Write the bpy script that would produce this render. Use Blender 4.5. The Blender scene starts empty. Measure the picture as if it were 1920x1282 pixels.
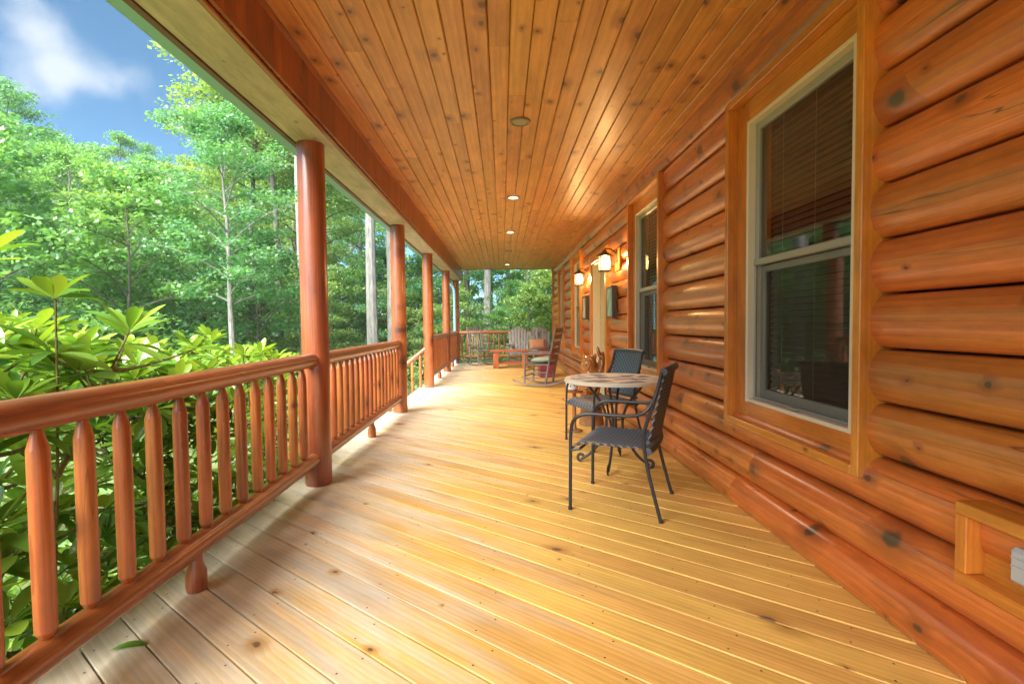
import bpy, bmesh, math, random
import numpy as np
from mathutils import Vector, Matrix, noise as mnoise

sc = bpy.context.scene
COL = sc.collection
R = math.radians
random.seed(7)

# ----------------------------------------------------------------------------- camera
cam_d = bpy.data.cameras.new('camera')
cam_d.sensor_width = 36.0
cam_d.lens = 17.25
cam_d.clip_start = 0.02
cam_d.clip_end = 2000
cam = bpy.data.objects.new('camera', cam_d)
COL.objects.link(cam)
_M = ((0.99974343, -0.02017056, -0.01030642),
      (-0.01104312, -0.03675985, -0.99926311),
      (0.01977683, 0.99912054, -0.03697317))
cam.matrix_world = Matrix(((_M[0][0], -_M[1][0], -_M[2][0], 0.0),
                           (_M[0][1], -_M[1][1], -_M[2][1], 0.0),
                           (_M[0][2], -_M[1][2], -_M[2][2], 1.2),
                           (0, 0, 0, 1)))
sc.camera = cam

# ----------------------------------------------------------------------------- sky, sun, exposure
SUN_EL, SUN_AZ = R(46), R(-150)          # azimuth measured from +Y (porch axis) towards +X
HAZE = .0011
sun_dir = Vector((math.cos(SUN_EL) * math.sin(SUN_AZ), math.cos(SUN_EL) * math.cos(SUN_AZ), math.sin(SUN_EL)))
world = bpy.data.worlds.new("World")
sc.world = world
world.use_nodes = True
nt = world.node_tree
nt.nodes.clear()
W = lambda t: nt.nodes.new(t)
wo = W('ShaderNodeOutputWorld'); bg = W('ShaderNodeBackground'); sky = W('ShaderNodeTexSky')
sky.sky_type = 'NISHITA'; sky.sun_disc = False
sky.sun_elevation = SUN_EL; sky.sun_rotation = SUN_AZ
sky.air_density = 0.42; sky.dust_density = 0.3; sky.ozone_density = 1.3
tc = W('ShaderNodeTexCoord')
mp = W('ShaderNodeMapping'); mp.inputs['Scale'].default_value = (2.2, 2.2, 4.2); mp.inputs['Location'].default_value = (1.35, 0.7, 0.4)
nz = W('ShaderNodeTexNoise'); nz.inputs['Scale'].default_value = 1.5; nz.inputs['Detail'].default_value = 8; nz.inputs['Roughness'].default_value = .56
nz.inputs['Distortion'].default_value = .4
ramp = W('ShaderNodeValToRGB'); ramp.color_ramp.elements[0].position = .70; ramp.color_ramp.elements[1].position = 1.0
cloud = W('ShaderNodeMixRGB'); cloud.inputs['Color2'].default_value = (2.7, 2.8, 3.0, 1)
nt.links.new(tc.outputs['Generated'], mp.inputs[0]); nt.links.new(mp.outputs[0], nz.inputs['Vector'])
nt.links.new(nz.outputs['Fac'], ramp.inputs[0])
# one cumulus puff low in the sky beyond the trees
dot = W('ShaderNodeVectorMath'); dot.operation = 'DISTANCE'
_v = Vector((-0.858, 1.0, 0.515)).normalized(); dot.inputs[1].default_value = _v
nzo = W('ShaderNodeTexNoise'); nzo.inputs['Scale'].default_value = 9; nzo.inputs['Detail'].default_value = 8
nt.links.new(tc.outputs['Generated'], dot.inputs[0]); nt.links.new(tc.outputs['Generated'], nzo.inputs['Vector'])
ad = W('ShaderNodeMath'); ad.operation = 'MULTIPLY_ADD'; ad.inputs[1].default_value = 0.19
nt.links.new(nzo.outputs['Fac'], ad.inputs[0]); nt.links.new(dot.outputs['Value'], ad.inputs[2])
mr = W('ShaderNodeMapRange'); mr.interpolation_type = 'SMOOTHSTEP'
mr.inputs['From Min'].default_value = .172; mr.inputs['From Max'].default_value = .105
mr.inputs['To Min'].default_value = 0; mr.inputs['To Max'].default_value = .7
nt.links.new(ad.outputs[0], mr.inputs['Value'])
mx = W('ShaderNodeMath'); mx.operation = 'MAXIMUM'
nt.links.new(ramp.outputs[0], mx.inputs[0]); nt.links.new(mr.outputs[0], mx.inputs[1])
nt.links.new(mx.outputs[0], cloud.inputs['Fac'])
tint = W('ShaderNodeMixRGB'); tint.blend_type = 'MULTIPLY'; tint.inputs[0].default_value = 1; tint.inputs[2].default_value = (.45, .80, .82, 1)
nt.links.new(sky.outputs[0], tint.inputs[1]); nt.links.new(tint.outputs[0], cloud.inputs['Color1'])
nt.links.new(cloud.outputs[0], bg.inputs['Color'])
bg.inputs['Strength'].default_value = 0.05
nt.links.new(bg.outputs[0], wo.inputs[0])

sun_d = bpy.data.lights.new('sun', 'SUN')
sun_d.energy = 2.9
sun_d.angle = R(60)
sun_d.color = (1.0, 0.95, 0.87)
sun = bpy.data.objects.new('sun', sun_d); COL.objects.link(sun)
sun.rotation_euler = (-sun_dir).to_track_quat('-Z', 'Y').to_euler()
sun.location = (-20, -10, 40)

vs = sc.view_settings
sc.display_settings.display_device = 'sRGB'
vs.view_transform = 'Standard'; vs.look = 'None'; vs.gamma = 1; vs.use_curve_mapping = False
vs.exposure = 2.98
sc.render.engine = 'CYCLES'
sc.cycles.use_denoising = True
sc.cycles.max_bounces = 10
sc.cycles.diffuse_bounces = 6
sc.cycles.transparent_max_bounces = 12
sc.cycles.caustics_reflective = False
sc.cycles.caustics_refractive = False
sc.cycles.sample_clamp_indirect = 6

# ----------------------------------------------------------------------------- helpers
def tag(o, label=None, cat=None, group=None, kind=None):
    if label: o['label'] = label
    if cat: o['category'] = cat
    if group: o['group'] = group
    if kind: o['kind'] = kind
    return o

def empty(name, loc=(0, 0, 0), rz=0.0, parent=None):
    o = bpy.data.objects.new(name, None)
    COL.objects.link(o)
    o.empty_display_size = .1
    o.location = loc
    o.rotation_euler = (0, 0, rz)
    if parent: o.parent = parent
    return o

def link(name, me, parent=None, loc=None, rot=None, scale=None):
    o = bpy.data.objects.new(name, me)
    COL.objects.link(o)
    if parent: o.parent = parent
    if loc is not None: o.location = loc
    if rot is not None: o.rotation_euler = rot
    if scale is not None: o.scale = scale
    return o

def dup(o, parent=None):
    c = o.copy(); COL.objects.link(c)
    if parent: c.parent = parent
    for ch in o.children: dup(ch, c)
    return c

class MB:
    def __init__(s): s.v = []; s.f = []; s.m = []
    def add(s, vs_, fs_, mi=0):
        n = len(s.v); s.v.extend([tuple(v) for v in vs_])
        for f in fs_: s.f.append(tuple(i + n for i in f)); s.m.append(mi)
    def box(s, a, b, c=0.0, mi=0):
        x0, y0, z0 = [min(a[i], b[i]) for i in range(3)]; x1, y1, z1 = [max(a[i], b[i]) for i in range(3)]
        c = min(c, .45 * (x1 - x0), .45 * (y1 - y0), .45 * (z1 - z0))
        if c <= 0:
            s.add([(x0, y0, z0), (x1, y0, z0), (x1, y1, z0), (x0, y1, z0), (x0, y0, z1), (x1, y0, z1), (x1, y1, z1), (x0, y1, z1)],
                  [(0, 3, 2, 1), (4, 5, 6, 7), (0, 1, 5, 4), (1, 2, 6, 5), (2, 3, 7, 6), (3, 0, 4, 7)], mi); return
        V = []
        for sx in (0, 1):
            for sy in (0, 1):
                for sz in (0, 1):
                    X = x1 if sx else x0; Y = y1 if sy else y0; Z = z1 if sz else z0
                    dx = -c if sx else c; dy = -c if sy else c; dz = -c if sz else c
                    V += [(X, Y + dy, Z + dz), (X + dx, Y, Z + dz), (X + dx, Y + dy, Z)]
        def i(sx, sy, sz, k): return (sx * 4 + sy * 2 + sz) * 3 + k
        F = []
        for k, q in ((0, [(0, 0), (0, 1), (1, 1), (1, 0)]), (1, [(0, 0), (0, 1), (1, 1), (1, 0)]), (2, [(0, 0), (0, 1), (1, 1), (1, 0)])):
            for e in (0, 1):
                ids = []
                for a_, b_ in q:
                    t = [0, 0, 0]; t[k] = e; o_ = [j for j in range(3) if j != k]; t[o_[0]] = a_; t[o_[1]] = b_
                    ids.append(i(t[0], t[1], t[2], k))
                F.append(tuple(ids))
        for k in range(3):      # edge bevels along axis k
            o_ = [j for j in range(3) if j != k]
            for a_ in (0, 1):
                for b_ in (0, 1):
                    t0 = [0, 0, 0]; t1 = [0, 0, 0]; t1[k] = 1
                    for t in (t0, t1): t[o_[0]] = a_; t[o_[1]] = b_
                    F.append((i(*t0, o_[0]), i(*t1, o_[0]), i(*t1, o_[1]), i(*t0, o_[1])))
        for sx in (0, 1):
            for sy in (0, 1):
                for sz in (0, 1): F.append((i(sx, sy, sz, 0), i(sx, sy, sz, 1), i(sx, sy, sz, 2)))
        s.add(V, F, mi)
    def tube(s, pts, r, n=10, caps=True, mi=0, squash=None):
        pts = [Vector(p) for p in pts]
        rs = r if isinstance(r, (list, tuple)) else [r] * len(pts)
        V = []; F = []
        t = (pts[1] - pts[0]).normalized()
        up = Vector((0, 0, 1)) if abs(t.z) < .9 else Vector((0, 1, 0))
        u = t.cross(up).normalized()
        for k, p in enumerate(pts):
            if k == 0: t = (pts[1] - p)
            elif k == len(pts) - 1: t = (p - pts[k - 1])
            else: t = (pts[k + 1] - p).normalized() + (p - pts[k - 1]).normalized()
            t.normalize()
            u = (u - t * u.dot(t)).normalized(); w = t.cross(u)
            for j in range(n):
                a = 2 * math.pi * j / n
                V.append(p + (u * math.cos(a) + w * math.sin(a) * (squash or 1)) * rs[k])
        for k in range(len(pts) - 1):
            for j in range(n):
                F.append((k * n + j, k * n + (j + 1) % n, (k + 1) * n + (j + 1) % n, (k + 1) * n + j))
        if caps:
            F.append(tuple(reversed(range(n)))); F.append(tuple((len(pts) - 1) * n + j for j in range(n)))
        s.add(V, F, mi)
    def lathe(s, prof, n=16, o=(0, 0, 0), caps=True, mi=0):
        V = []; F = []
        for (r, z) in prof:
            for j in range(n):
                a = 2 * math.pi * j / n
                V.append((o[0] + r * math.cos(a), o[1] + r * math.sin(a), o[2] + z))
        for k in range(len(prof) - 1):
            for j in range(n):
                F.append((k * n + j, k * n + (j + 1) % n, (k + 1) * n + (j + 1) % n, (k + 1) * n + j))
        if caps:
            F.append(tuple(reversed(range(n)))); F.append(tuple((len(prof) - 1) * n + j for j in range(n)))
        s.add(V, F, mi)
    def prism(s, poly, y0, y1, axis='y', mi=0):
        n = len(poly); V = []
        for y in (y0, y1):
            for (a, b) in poly:
                V.append((a, y, b) if axis == 'y' else ((y, a, b) if axis == 'x' else (a, b, y)))
        F = [(j, (j + 1) % n, n + (j + 1) % n, n + j) for j in range(n)] + [tuple(reversed(range(n))), tuple(range(n, 2 * n))]
        s.add(V, F, mi)
    def mesh(s, name, mats, smooth=True, angle=35):
        me = bpy.data.meshes.new(name)
        me.from_pydata(s.v, [], s.f)
        if not isinstance(mats, (list, tuple)): mats = [mats]
        for m in mats: me.materials.append(m)
        if len(mats) > 1: me.polygons.foreach_set('material_index', s.m)
        bm = bmesh.new(); bm.from_mesh(me); bmesh.ops.recalc_face_normals(bm, faces=bm.faces)
        if smooth:
            for e in bm.edges:
                if len(e.link_faces) == 2 and e.calc_face_angle(0) > R(angle): e.smooth = False
            for f in bm.faces: f.smooth = True
        bm.to_mesh(me); bm.free()
        return me
    def build(s, name, mats, parent=None, loc=None, rot=None, smooth=True):
        return link(name, s.mesh(name, mats, smooth), parent, loc, rot)

def arc(p, q, c, n=6):       # quadratic bezier sample from p to q with control c
    p, q, c = Vector(p), Vector(q), Vector(c)
    return [p * (1 - t) ** 2 + c * 2 * t * (1 - t) + q * t * t for t in [i / n for i in range(n + 1)]]

def smooth_path(pts, n=5):   # catmull-rom
    P = [Vector(p) for p in pts]; P = [P[0] * 2 - P[1]] + P + [P[-1] * 2 - P[-2]]; out = []
    for i in range(1, len(P) - 2):
        for k in range(n):
            t = k / n; a, b, c, d = P[i - 1], P[i], P[i + 1], P[i + 2]
            out.append(.5 * ((2 * b) + (c - a) * t + (2 * a - 5 * b + 4 * c - d) * t * t + (3 * b - a - 3 * c + d) * t ** 3))
    out.append(P[-2]); return out

# ----------------------------------------------------------------------------- materials
def new_mat(name):
    m = bpy.data.materials.new(name); m.use_nodes = True
    t = m.node_tree
    return m, t, t.nodes['Principled BSDF']

def plain(name, col, rough=.5, metal=0, spec=.5, coat=0, bump=0, bscale=60, var=.0):
    m, t, b = new_mat(name)
    b.inputs['Base Color'].default_value = (*col, 1); b.inputs['Roughness'].default_value = rough
    b.inputs['Metallic'].default_value = metal; b.inputs['Specular IOR Level'].default_value = spec
    b.inputs['Coat Weight'].default_value = coat; b.inputs['Coat Roughness'].default_value = .2
    N = t.nodes; L = t.links
    if bump or var:
        tc_ = N.new('ShaderNodeTexCoord'); n_ = N.new('ShaderNodeTexNoise'); n_.inputs['Scale'].default_value = bscale; n_.inputs['Detail'].default_value = 5
        L.new(tc_.outputs['Object'], n_.inputs['Vector'])
        if bump:
            bp = N.new('ShaderNodeBump'); bp.inputs['Strength'].default_value = bump; bp.inputs['Distance'].default_value = .01
            L.new(n_.outputs['Fac'], bp.inputs['Height']); L.new(bp.outputs[0], b.inputs['Normal'])
        if var:
            h = N.new('ShaderNodeHueSaturation'); h.inputs['Color'].default_value = (*col, 1)
            mr_ = N.new('ShaderNodeMapRange'); mr_.inputs['To Min'].default_value = 1 - var; mr_.inputs['To Max'].default_value = 1 + var
            mr_.inputs['From Min'].default_value = .25; mr_.inputs['From Max'].default_value = .75
            L.new(n_.outputs['Fac'], mr_.inputs['Value']); L.new(mr_.outputs[0], h.inputs['Value']); L.new(h.outputs[0], b.inputs['Base Color'])
    return m

def wood(name, axis, light, dark, knot=(.06, .025, .012), knot_size=.05, knot_cell=.42, knot_amt=.6, rough=.38, coat=.35, coat_rough=.22,
         grain=1.0, vary=.16, checks=0.0, stain=.29, bump=.15, ring=1.0, plane='uv', streak=None, streak_amt=.0, patch=None):
    """axis: local axis the grain runs along."""
    m, t, b = new_mat(name); N = t.nodes; L = t.links
    def math_(op, a, b_=None, c=None):
        n = N.new('ShaderNodeMath'); n.operation = op
        for i, x in enumerate((a, b_, c)):
            if x is None: continue
            if isinstance(x, (int, float)): n.inputs[i].default_value = x
            else: L.new(x, n.inputs[i])
        return n.outputs[0]
    tc_ = N.new('ShaderNodeTexCoord'); oi = N.new('ShaderNodeObjectInfo')
    off = N.new('ShaderNodeVectorMath'); off.operation = 'MULTIPLY_ADD'
    comb = N.new('ShaderNodeCombineXYZ')
    r1 = math_('MULTIPLY', oi.outputs['Random'], 91.7); r2 = math_('MULTIPLY', oi.outputs['Random'], 57.3)
    L.new(r1, comb.inputs[0]); L.new(r2, comb.inputs[1]); L.new(r1, comb.inputs[2])
    addv = N.new('ShaderNodeVectorMath'); addv.operation = 'ADD'
    L.new(tc_.outputs['Object'], addv.inputs[0]); L.new(comb.outputs[0], addv.inputs[1])
    sep = N.new('ShaderNodeSeparateXYZ'); L.new(addv.outputs[0], sep.inputs[0])
    ax = 'XYZ'.index(axis); o_ = [i for i in range(3) if i != ax]
    al = sep.outputs[ax]; u = sep.outputs[o_[0]]; v = sep.outputs[o_[1]]
    uv = math_('ADD', u, v) if plane == 'sum' else u
    if plane == 'v': uv = v
    N.remove(off)
    def vec(a, b_, c):
        n = N.new('ShaderNodeCombineXYZ')
        for i, x in enumerate((a, b_, c)):
            if isinstance(x, (int, float)): n.inputs[i].default_value = x
            else: L.new(x, n.inputs[i])
        return n.outputs[0]
    # knots: 2D voronoi on (along, across); wobble first
    wob = N.new('ShaderNodeTexNoise'); wob.inputs['Scale'].default_value = 9; wob.inputs['Detail'].default_value = 3
    L.new(addv.outputs[0], wob.inputs['Vector'])
    wv = math_('MULTIPLY_ADD', wob.outputs['Fac'], .05, -.025)
    ka = math_('MULTIPLY', math_('ADD', al, wv), .8 / knot_cell); ku = math_('MULTIPLY', math_('ADD', uv, wv), 1.15 / knot_cell)
    vo = N.new('ShaderNodeTexVoronoi'); vo.voronoi_dimensions = '2D'; vo.inputs['Scale'].default_value = 1; vo.inputs['Randomness'].default_value = 1
    L.new(vec(ka, ku, 0), vo.inputs['Vector'])
    sc_ = N.new('ShaderNodeSeparateColor'); L.new(vo.outputs['Color'], sc_.inputs[0])
    ks = knot_size / knot_cell
    rad = math_('MULTIPLY_ADD', math_('POWER', sc_.outputs[1], 2.2), ks * 1.25, ks * .25)
    exists = math_('LESS_THAN', sc_.outputs[0], knot_amt)
    q = math_('DIVIDE', vo.outputs['Distance'], rad)
    core = N.new('ShaderNodeMapRange'); core.interpolation_type = 'SMOOTHSTEP'
    core.inputs['From Min'].default_value = 1.0; core.inputs['From Max'].default_value = .45; L.new(q, core.inputs['Value'])
    halo = N.new('ShaderNodeMapRange'); halo.interpolation_type = 'SMOOTHSTEP'
    halo.inputs['From Min'].default_value = 3.4; halo.inputs['From Max'].default_value = .7; L.new(q, halo.inputs['Value'])
    corem = math_('MULTIPLY', core.outputs[0], exists); halom = math_('MULTIPLY', halo.outputs[0], exists)
    # grain lines bend round the knots
    bend = math_('MULTIPLY', halom, .02)
    g1 = N.new('ShaderNodeTexNoise'); g1.inputs['Scale'].default_value = 1; g1.inputs['Detail'].default_value = 6; g1.inputs['Roughness'].default_value = .6; g1.inputs['Distortion'].default_value = .6
    L.new(vec(math_('MULTIPLY', al, 1.3 * grain), math_('MULTIPLY', math_('ADD', u, bend), 42 * grain), math_('MULTIPLY', v, 42 * grain)), g1.inputs['Vector'])
    wa = N.new('ShaderNodeTexWave'); wa.bands_direction = 'X'; wa.wave_profile = 'SAW'; wa.inputs['Scale'].default_value = 1; wa.inputs['Distortion'].default_value = 9
    wa.inputs['Detail'].default_value = 3; wa.inputs['Detail Scale'].default_value = .55; wa.inputs['Detail Roughness'].default_value = .55
    L.new(vec(math_('MULTIPLY', math_('ADD', uv, bend), 13 * ring), math_('MULTIPLY', al, .9 * ring), math_('MULTIPLY', r1, .1)), wa.inputs['Vector'])
    br = N.new('ShaderNodeTexNoise'); br.inputs['Scale'].default_value = 1; br.inputs['Detail'].default_value = 4
    L.new(vec(math_('MULTIPLY', al, .9), math_('MULTIPLY', u, 6), math_('MULTIPLY', v, 6)), br.inputs['Vector'])
    f = math_('MULTIPLY_ADD', g1.outputs['Fac'], .75, math_('MULTIPLY_ADD', wa.outputs['Fac'], .3, math_('MULTIPLY_ADD', br.outputs['Fac'], 1.0, -.55)))
    cl = N.new('ShaderNodeMapRange'); cl.inputs['From Min'].default_value = .12; cl.inputs['From Max'].default_value = .78; L.new(f, cl.inputs['Value'])
    mix = N.new('ShaderNodeMixRGB'); mix.inputs[1].default_value = (*dark, 1); mix.inputs[2].default_value = (*light, 1); L.new(cl.outputs[0], mix.inputs[0])
    last = mix.outputs[0]
    if patch:      # noise-edged patches of a second colour, denser towards the rail
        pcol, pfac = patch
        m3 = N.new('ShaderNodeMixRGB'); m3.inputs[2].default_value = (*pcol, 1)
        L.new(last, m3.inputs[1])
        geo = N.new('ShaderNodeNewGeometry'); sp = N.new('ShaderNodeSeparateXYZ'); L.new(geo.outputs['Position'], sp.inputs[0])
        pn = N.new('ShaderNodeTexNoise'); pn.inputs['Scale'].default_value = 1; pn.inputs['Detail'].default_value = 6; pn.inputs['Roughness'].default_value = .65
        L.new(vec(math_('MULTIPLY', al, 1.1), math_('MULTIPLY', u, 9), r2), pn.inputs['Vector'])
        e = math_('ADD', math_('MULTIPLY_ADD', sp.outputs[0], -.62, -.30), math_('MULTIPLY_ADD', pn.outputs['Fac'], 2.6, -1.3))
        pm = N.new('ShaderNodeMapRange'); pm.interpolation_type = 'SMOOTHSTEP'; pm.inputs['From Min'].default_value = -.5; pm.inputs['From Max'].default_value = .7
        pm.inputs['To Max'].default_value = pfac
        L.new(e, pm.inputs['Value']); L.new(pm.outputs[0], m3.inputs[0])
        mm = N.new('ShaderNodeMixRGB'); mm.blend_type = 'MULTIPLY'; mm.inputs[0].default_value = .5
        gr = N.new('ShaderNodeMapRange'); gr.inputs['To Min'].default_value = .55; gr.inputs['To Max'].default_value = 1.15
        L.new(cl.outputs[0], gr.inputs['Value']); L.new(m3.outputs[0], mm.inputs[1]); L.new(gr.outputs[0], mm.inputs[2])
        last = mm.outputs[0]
    # mineral stain and uneven finish, then drying checks
    st_ = N.new('ShaderNodeTexNoise'); st_.inputs['Scale'].default_value = 1; st_.inputs['Detail'].default_value = 5; st_.inputs['Roughness'].default_value = .7
    L.new(vec(math_('MULTIPLY', al, 2.2), math_('MULTIPLY', u, 9), math_('MULTIPLY', v, 9)), st_.inputs['Vector'])
    sm = N.new('ShaderNodeMapRange'); sm.inputs['From Min'].default_value = .3; sm.inputs['From Max'].default_value = .7; sm.inputs['To Min'].default_value = 1 - stain * 1.3; sm.inputs['To Max'].default_value = 1 + stain * .7
    L.new(st_.outputs['Fac'], sm.inputs['Value'])
    s2 = N.new('ShaderNodeMixRGB'); s2.blend_type = 'MULTIPLY'; s2.inputs[0].default_value = 1; L.new(last, s2.inputs[1]); L.new(sm.outputs[0], s2.inputs[2]); last = s2.outputs[0]
    if checks:
        cn = N.new('ShaderNodeTexNoise'); cn.inputs['Scale'].default_value = 1; cn.inputs['Detail'].default_value = 2; cn.inputs['Distortion'].default_value = .3
        L.new(vec(math_('MULTIPLY', al, .7), math_('MULTIPLY', u, 17), math_('MULTIPLY', v, 17)), cn.inputs['Vector'])
        ridge = math_('ABSOLUTE', math_('SUBTRACT', cn.outputs['Fac'], .52))
        cm = N.new('ShaderNodeMapRange'); cm.inputs['From Min'].default_value = .010; cm.inputs['From Max'].default_value = .003; L.new(ridge, cm.inputs['Value'])
        gate = N.new('ShaderNodeMapRange'); gate.inputs['From Min'].default_value = .5; gate.inputs['From Max'].default_value = .62; L.new(br.outputs['Fac'], gate.inputs['Value'])
        c2 = N.new('ShaderNodeMixRGB'); c2.inputs[2].default_value = (dark[0] * .22, dark[1] * .2, dark[2] * .2, 1); L.new(last, c2.inputs[1])
        L.new(math_('MULTIPLY', math_('MULTIPLY', cm.outputs[0], gate.outputs[0]), checks), c2.inputs[0]); last = c2.outputs[0]
    hs = N.new('ShaderNodeHueSaturation')
    L.new(last, hs.inputs['Color'])
    rr = math_('FRACT', math_('MULTIPLY', oi.outputs['Random'], 17.31))
    L.new(math_('MULTIPLY_ADD', rr, 2 * vary, 1 - vary), hs.inputs['Value'])
    rh = math_('FRACT', math_('MULTIPLY', oi.outputs['Random'], 43.7))
    L.new(math_('MULTIPLY_ADD', rh, .016, .492), hs.inputs['Hue'])
    m1 = N.new('ShaderNodeMixRGB'); m1.inputs[2].default_value = (dark[0] * .62, dark[1] * .55, dark[2] * .55, 1)
    L.new(hs.outputs[0], m1.inputs[1]); L.new(math_('MULTIPLY', halom, .78), m1.inputs[0])
    m2 = N.new('ShaderNodeMixRGB'); m2.inputs[2].default_value = (*knot, 1); L.new(m1.outputs[0], m2.inputs[1]); L.new(math_('MULTIPLY', corem, .92), m2.inputs[0])
    L.new(m2.outputs[0], b.inputs['Base Color'])
    rg = math_('MULTIPLY_ADD', g1.outputs['Fac'], .22, rough - .1); L.new(rg, b.inputs['Roughness'])
    b.inputs['Coat Weight'].default_value = coat; b.inputs['Coat Roughness'].default_value = coat_rough; b.inputs['Coat IOR'].default_value = 1.7 if checks else 1.5
    if bump:
        bp = N.new('ShaderNodeBump'); bp.inputs['Strength'].default_value = bump; bp.inputs['Distance'].default_value = .004
        L.new(math_('ADD', g1.outputs['Fac'], math_('MULTIPLY', br.outputs['Fac'], .8)), bp.inputs['Height']); L.new(bp.outputs[0], b.inputs['Normal'])
    return m

M = {}
LOG_L, LOG_D = (.72, .215, .034), (.47, .112, .018)
M['log'] = wood('log_wood', 'Y', LOG_L, LOG_D, knot_size=.034, knot_cell=.25, knot_amt=.66, rough=.38, coat=.95, coat_rough=.23, vary=.14, plane='v', ring=.8, checks=.8)
M['post'] = wood('post_wood', 'Z', (.41, .128, .034), (.23, .058, .019), checks=.6, knot_size=.03, knot_cell=.32, knot_amt=.6, rough=.34, coat=.5, coat_rough=.22, plane='sum', vary=.08)
M['rail'] = wood('rail_wood', 'Y', (.37, .112, .030), (.19, .048, .017), checks=.6, knot_size=.026, knot_cell=.45, knot_amt=.4, rough=.34, coat=.55, coat_rough=.25, plane='sum', vary=.06)
M['railx'] = wood('cross_rail_wood', 'X', (.40, .125, .032), (.23, .058, .018), checks=.4, knot_size=.026, knot_cell=.45, knot_amt=.4, rough=.34, coat=.5, coat_rough=.25, plane='sum', vary=.06)
M['baluster'] = wood('baluster_wood', 'Z', (.46, .145, .034), (.26, .064, .019), checks=.5, knot_size=.024, knot_cell=.24, knot_amt=.6, rough=.36, coat=.4, coat_rough=.28, plane='sum', vary=.24)
M['ceil'] = wood('ceiling_pine', 'Y', (.74, .375, .105), (.54, .225, .050), knot=(.10, .045, .02), knot_size=.022, knot_cell=.23, knot_amt=.68, rough=.42, coat=.26, coat_rough=.30, stain=.2, vary=.10, plane='uv', ring=.5)
M['casing'] = wood('casing_wood_up', 'Z', (.74, .285, .036), (.56, .18, .022), knot_size=.014, knot_cell=.35, knot_amt=.4, rough=.34, coat=.4, plane='sum', vary=.06)
M['casingy'] = wood('casing_wood_level', 'Y', (.73, .28, .036), (.54, .175, .022), knot_size=.014, knot_cell=.35, knot_amt=.4, rough=.34, coat=.4, plane='sum', vary=.06)
M['beam'] = wood('beam_wood', 'Z', (.38, .098, .032), (.22, .050, .018), knot_size=.02, knot_cell=.26, knot_amt=.5, rough=.40, coat=.28, vary=.24, plane='uv')
M['trimy'] = wood('trim_wood', 'Y', (.40, .105, .024), (.27, .06, .016), knot_size=.01, knot_cell=.5, knot_amt=.3, rough=.36, coat=.35, vary=.06, plane='sum')
M['soffit'] = wood('soffit_panel', 'Y', (.56, .52, .46), (.48, .44, .37), knot=(.3, .2, .1), knot_size=.008, knot_cell=.2, knot_amt=.5, rough=.6, coat=0, vary=.04, grain=.8, ring=.3)
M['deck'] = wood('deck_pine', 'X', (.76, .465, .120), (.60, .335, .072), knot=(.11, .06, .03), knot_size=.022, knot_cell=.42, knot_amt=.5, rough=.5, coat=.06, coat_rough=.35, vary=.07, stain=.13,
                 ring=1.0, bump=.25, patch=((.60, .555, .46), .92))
M['table_wood'] = wood('cedar_plank', 'X', (.50, .15, .045), (.34, .08, .025), knot_amt=.3, rough=.45, coat=.2, vary=.1)
M['grey_wood'] = wood('weathered_slat', 'Z', (.38, .39, .41), (.25, .255, .27), knot_amt=.15, rough=.6, coat=.0, vary=.10, plane='uv')
M['rocker'] = wood('rocker_wood', 'Z', (.23, .195, .17), (.12, .10, .088), knot_amt=.1, rough=.5, coat=.1, vary=.12, plane='sum')
M['stump'] = wood('stump_wood', 'Z', (.42, .19, .07), (.22, .09, .03), rough=.5, coat=.2, plane='sum')
M['iron'] = plain('powder_coated_iron', (.022, .024, .027), rough=.42, spec=.5)
M['wicker'] = plain('charcoal_wicker', (.035, .05, .065), rough=.45, spec=.6, bump=.3, bscale=300)
M['white'] = plain('cream_vinyl', (.72, .66, .50), rough=.4)
M['sash'] = plain('sage_grey_vinyl', (.34, .34, .28), rough=.4)
M['blind'] = plain('blind_slat', (.20, .155, .115), rough=.5)
M['cord'] = plain('ladder_cord', (.30, .26, .22), rough=.8)
M['dark'] = plain('dark_interior', (.012, .010, .009), rough=.9)
M['door'] = plain('khaki_paint', (.52, .43, .25), rough=.45)
M['gutter'] = plain('sky_tinted_gutter_aluminium', (.24, .50, .64), rough=.4, spec=.5)  # white gutter; reflected sky and trees are painted into this blue
M['fascia'] = plain('maroon_drip_edge', (.16, .075, .07), rough=.5)
M['bronze'] = plain('oil_rubbed_bronze', (.07, .05, .04), rough=.4, metal=.6)
M['brass'] = plain('satin_steel', (.5, .46, .38), rough=.35, metal=.9)
M['grey_plastic'] = plain('grey_plastic', (.46, .50, .50), rough=.35)
M['speaker'] = plain('grey_grille', (.28, .27, .22), rough=.6)
M['mug'] = plain('white_glaze', (.78, .76, .68), rough=.2)
M['mugblue'] = plain('blue_print', (.10, .16, .32), rough=.25)
M['paper'] = plain('magazine_cover', (.78, .72, .68), rough=.4)
M['red'] = plain('red_print', (.62, .10, .10), rough=.4)
M['cushion'] = plain('sage_cushion', (.36, .45, .33), rough=.9, bump=.4, bscale=40)
M['maroon'] = plain('maroon_box', (.20, .02, .045), rough=.5)
M['pillow'] = plain('terracotta_pillow', (.55, .26, .14), rough=.9, bump=.5, bscale=60, var=.35)
M['tile_cream'] = plain('cream_stone_tile', (.80, .75, .62), spec=.2, rough=.6, var=.12, bscale=25)
M['tile_sand'] = plain('sand_stone_tile', (.64, .58, .47), spec=.2, rough=.6, var=.15, bscale=25)
M['tile_slate'] = plain('slate_tile', (.24, .25, .29), spec=.2, rough=.6, var=.2, bscale=25)
M['grout'] = plain('grout', (.68, .62, .48), rough=.7, bump=.2, bscale=90)
M['screw'] = plain('screw_head', (.05, .045, .04), rough=.6)
M['art'] = plain('teal_print', (.20, .36, .30), rough=.5, var=.55, bscale=7)
M['art_b'] = plain('cream_print', (.52, .50, .36), rough=.5, var=.35, bscale=6)
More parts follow.
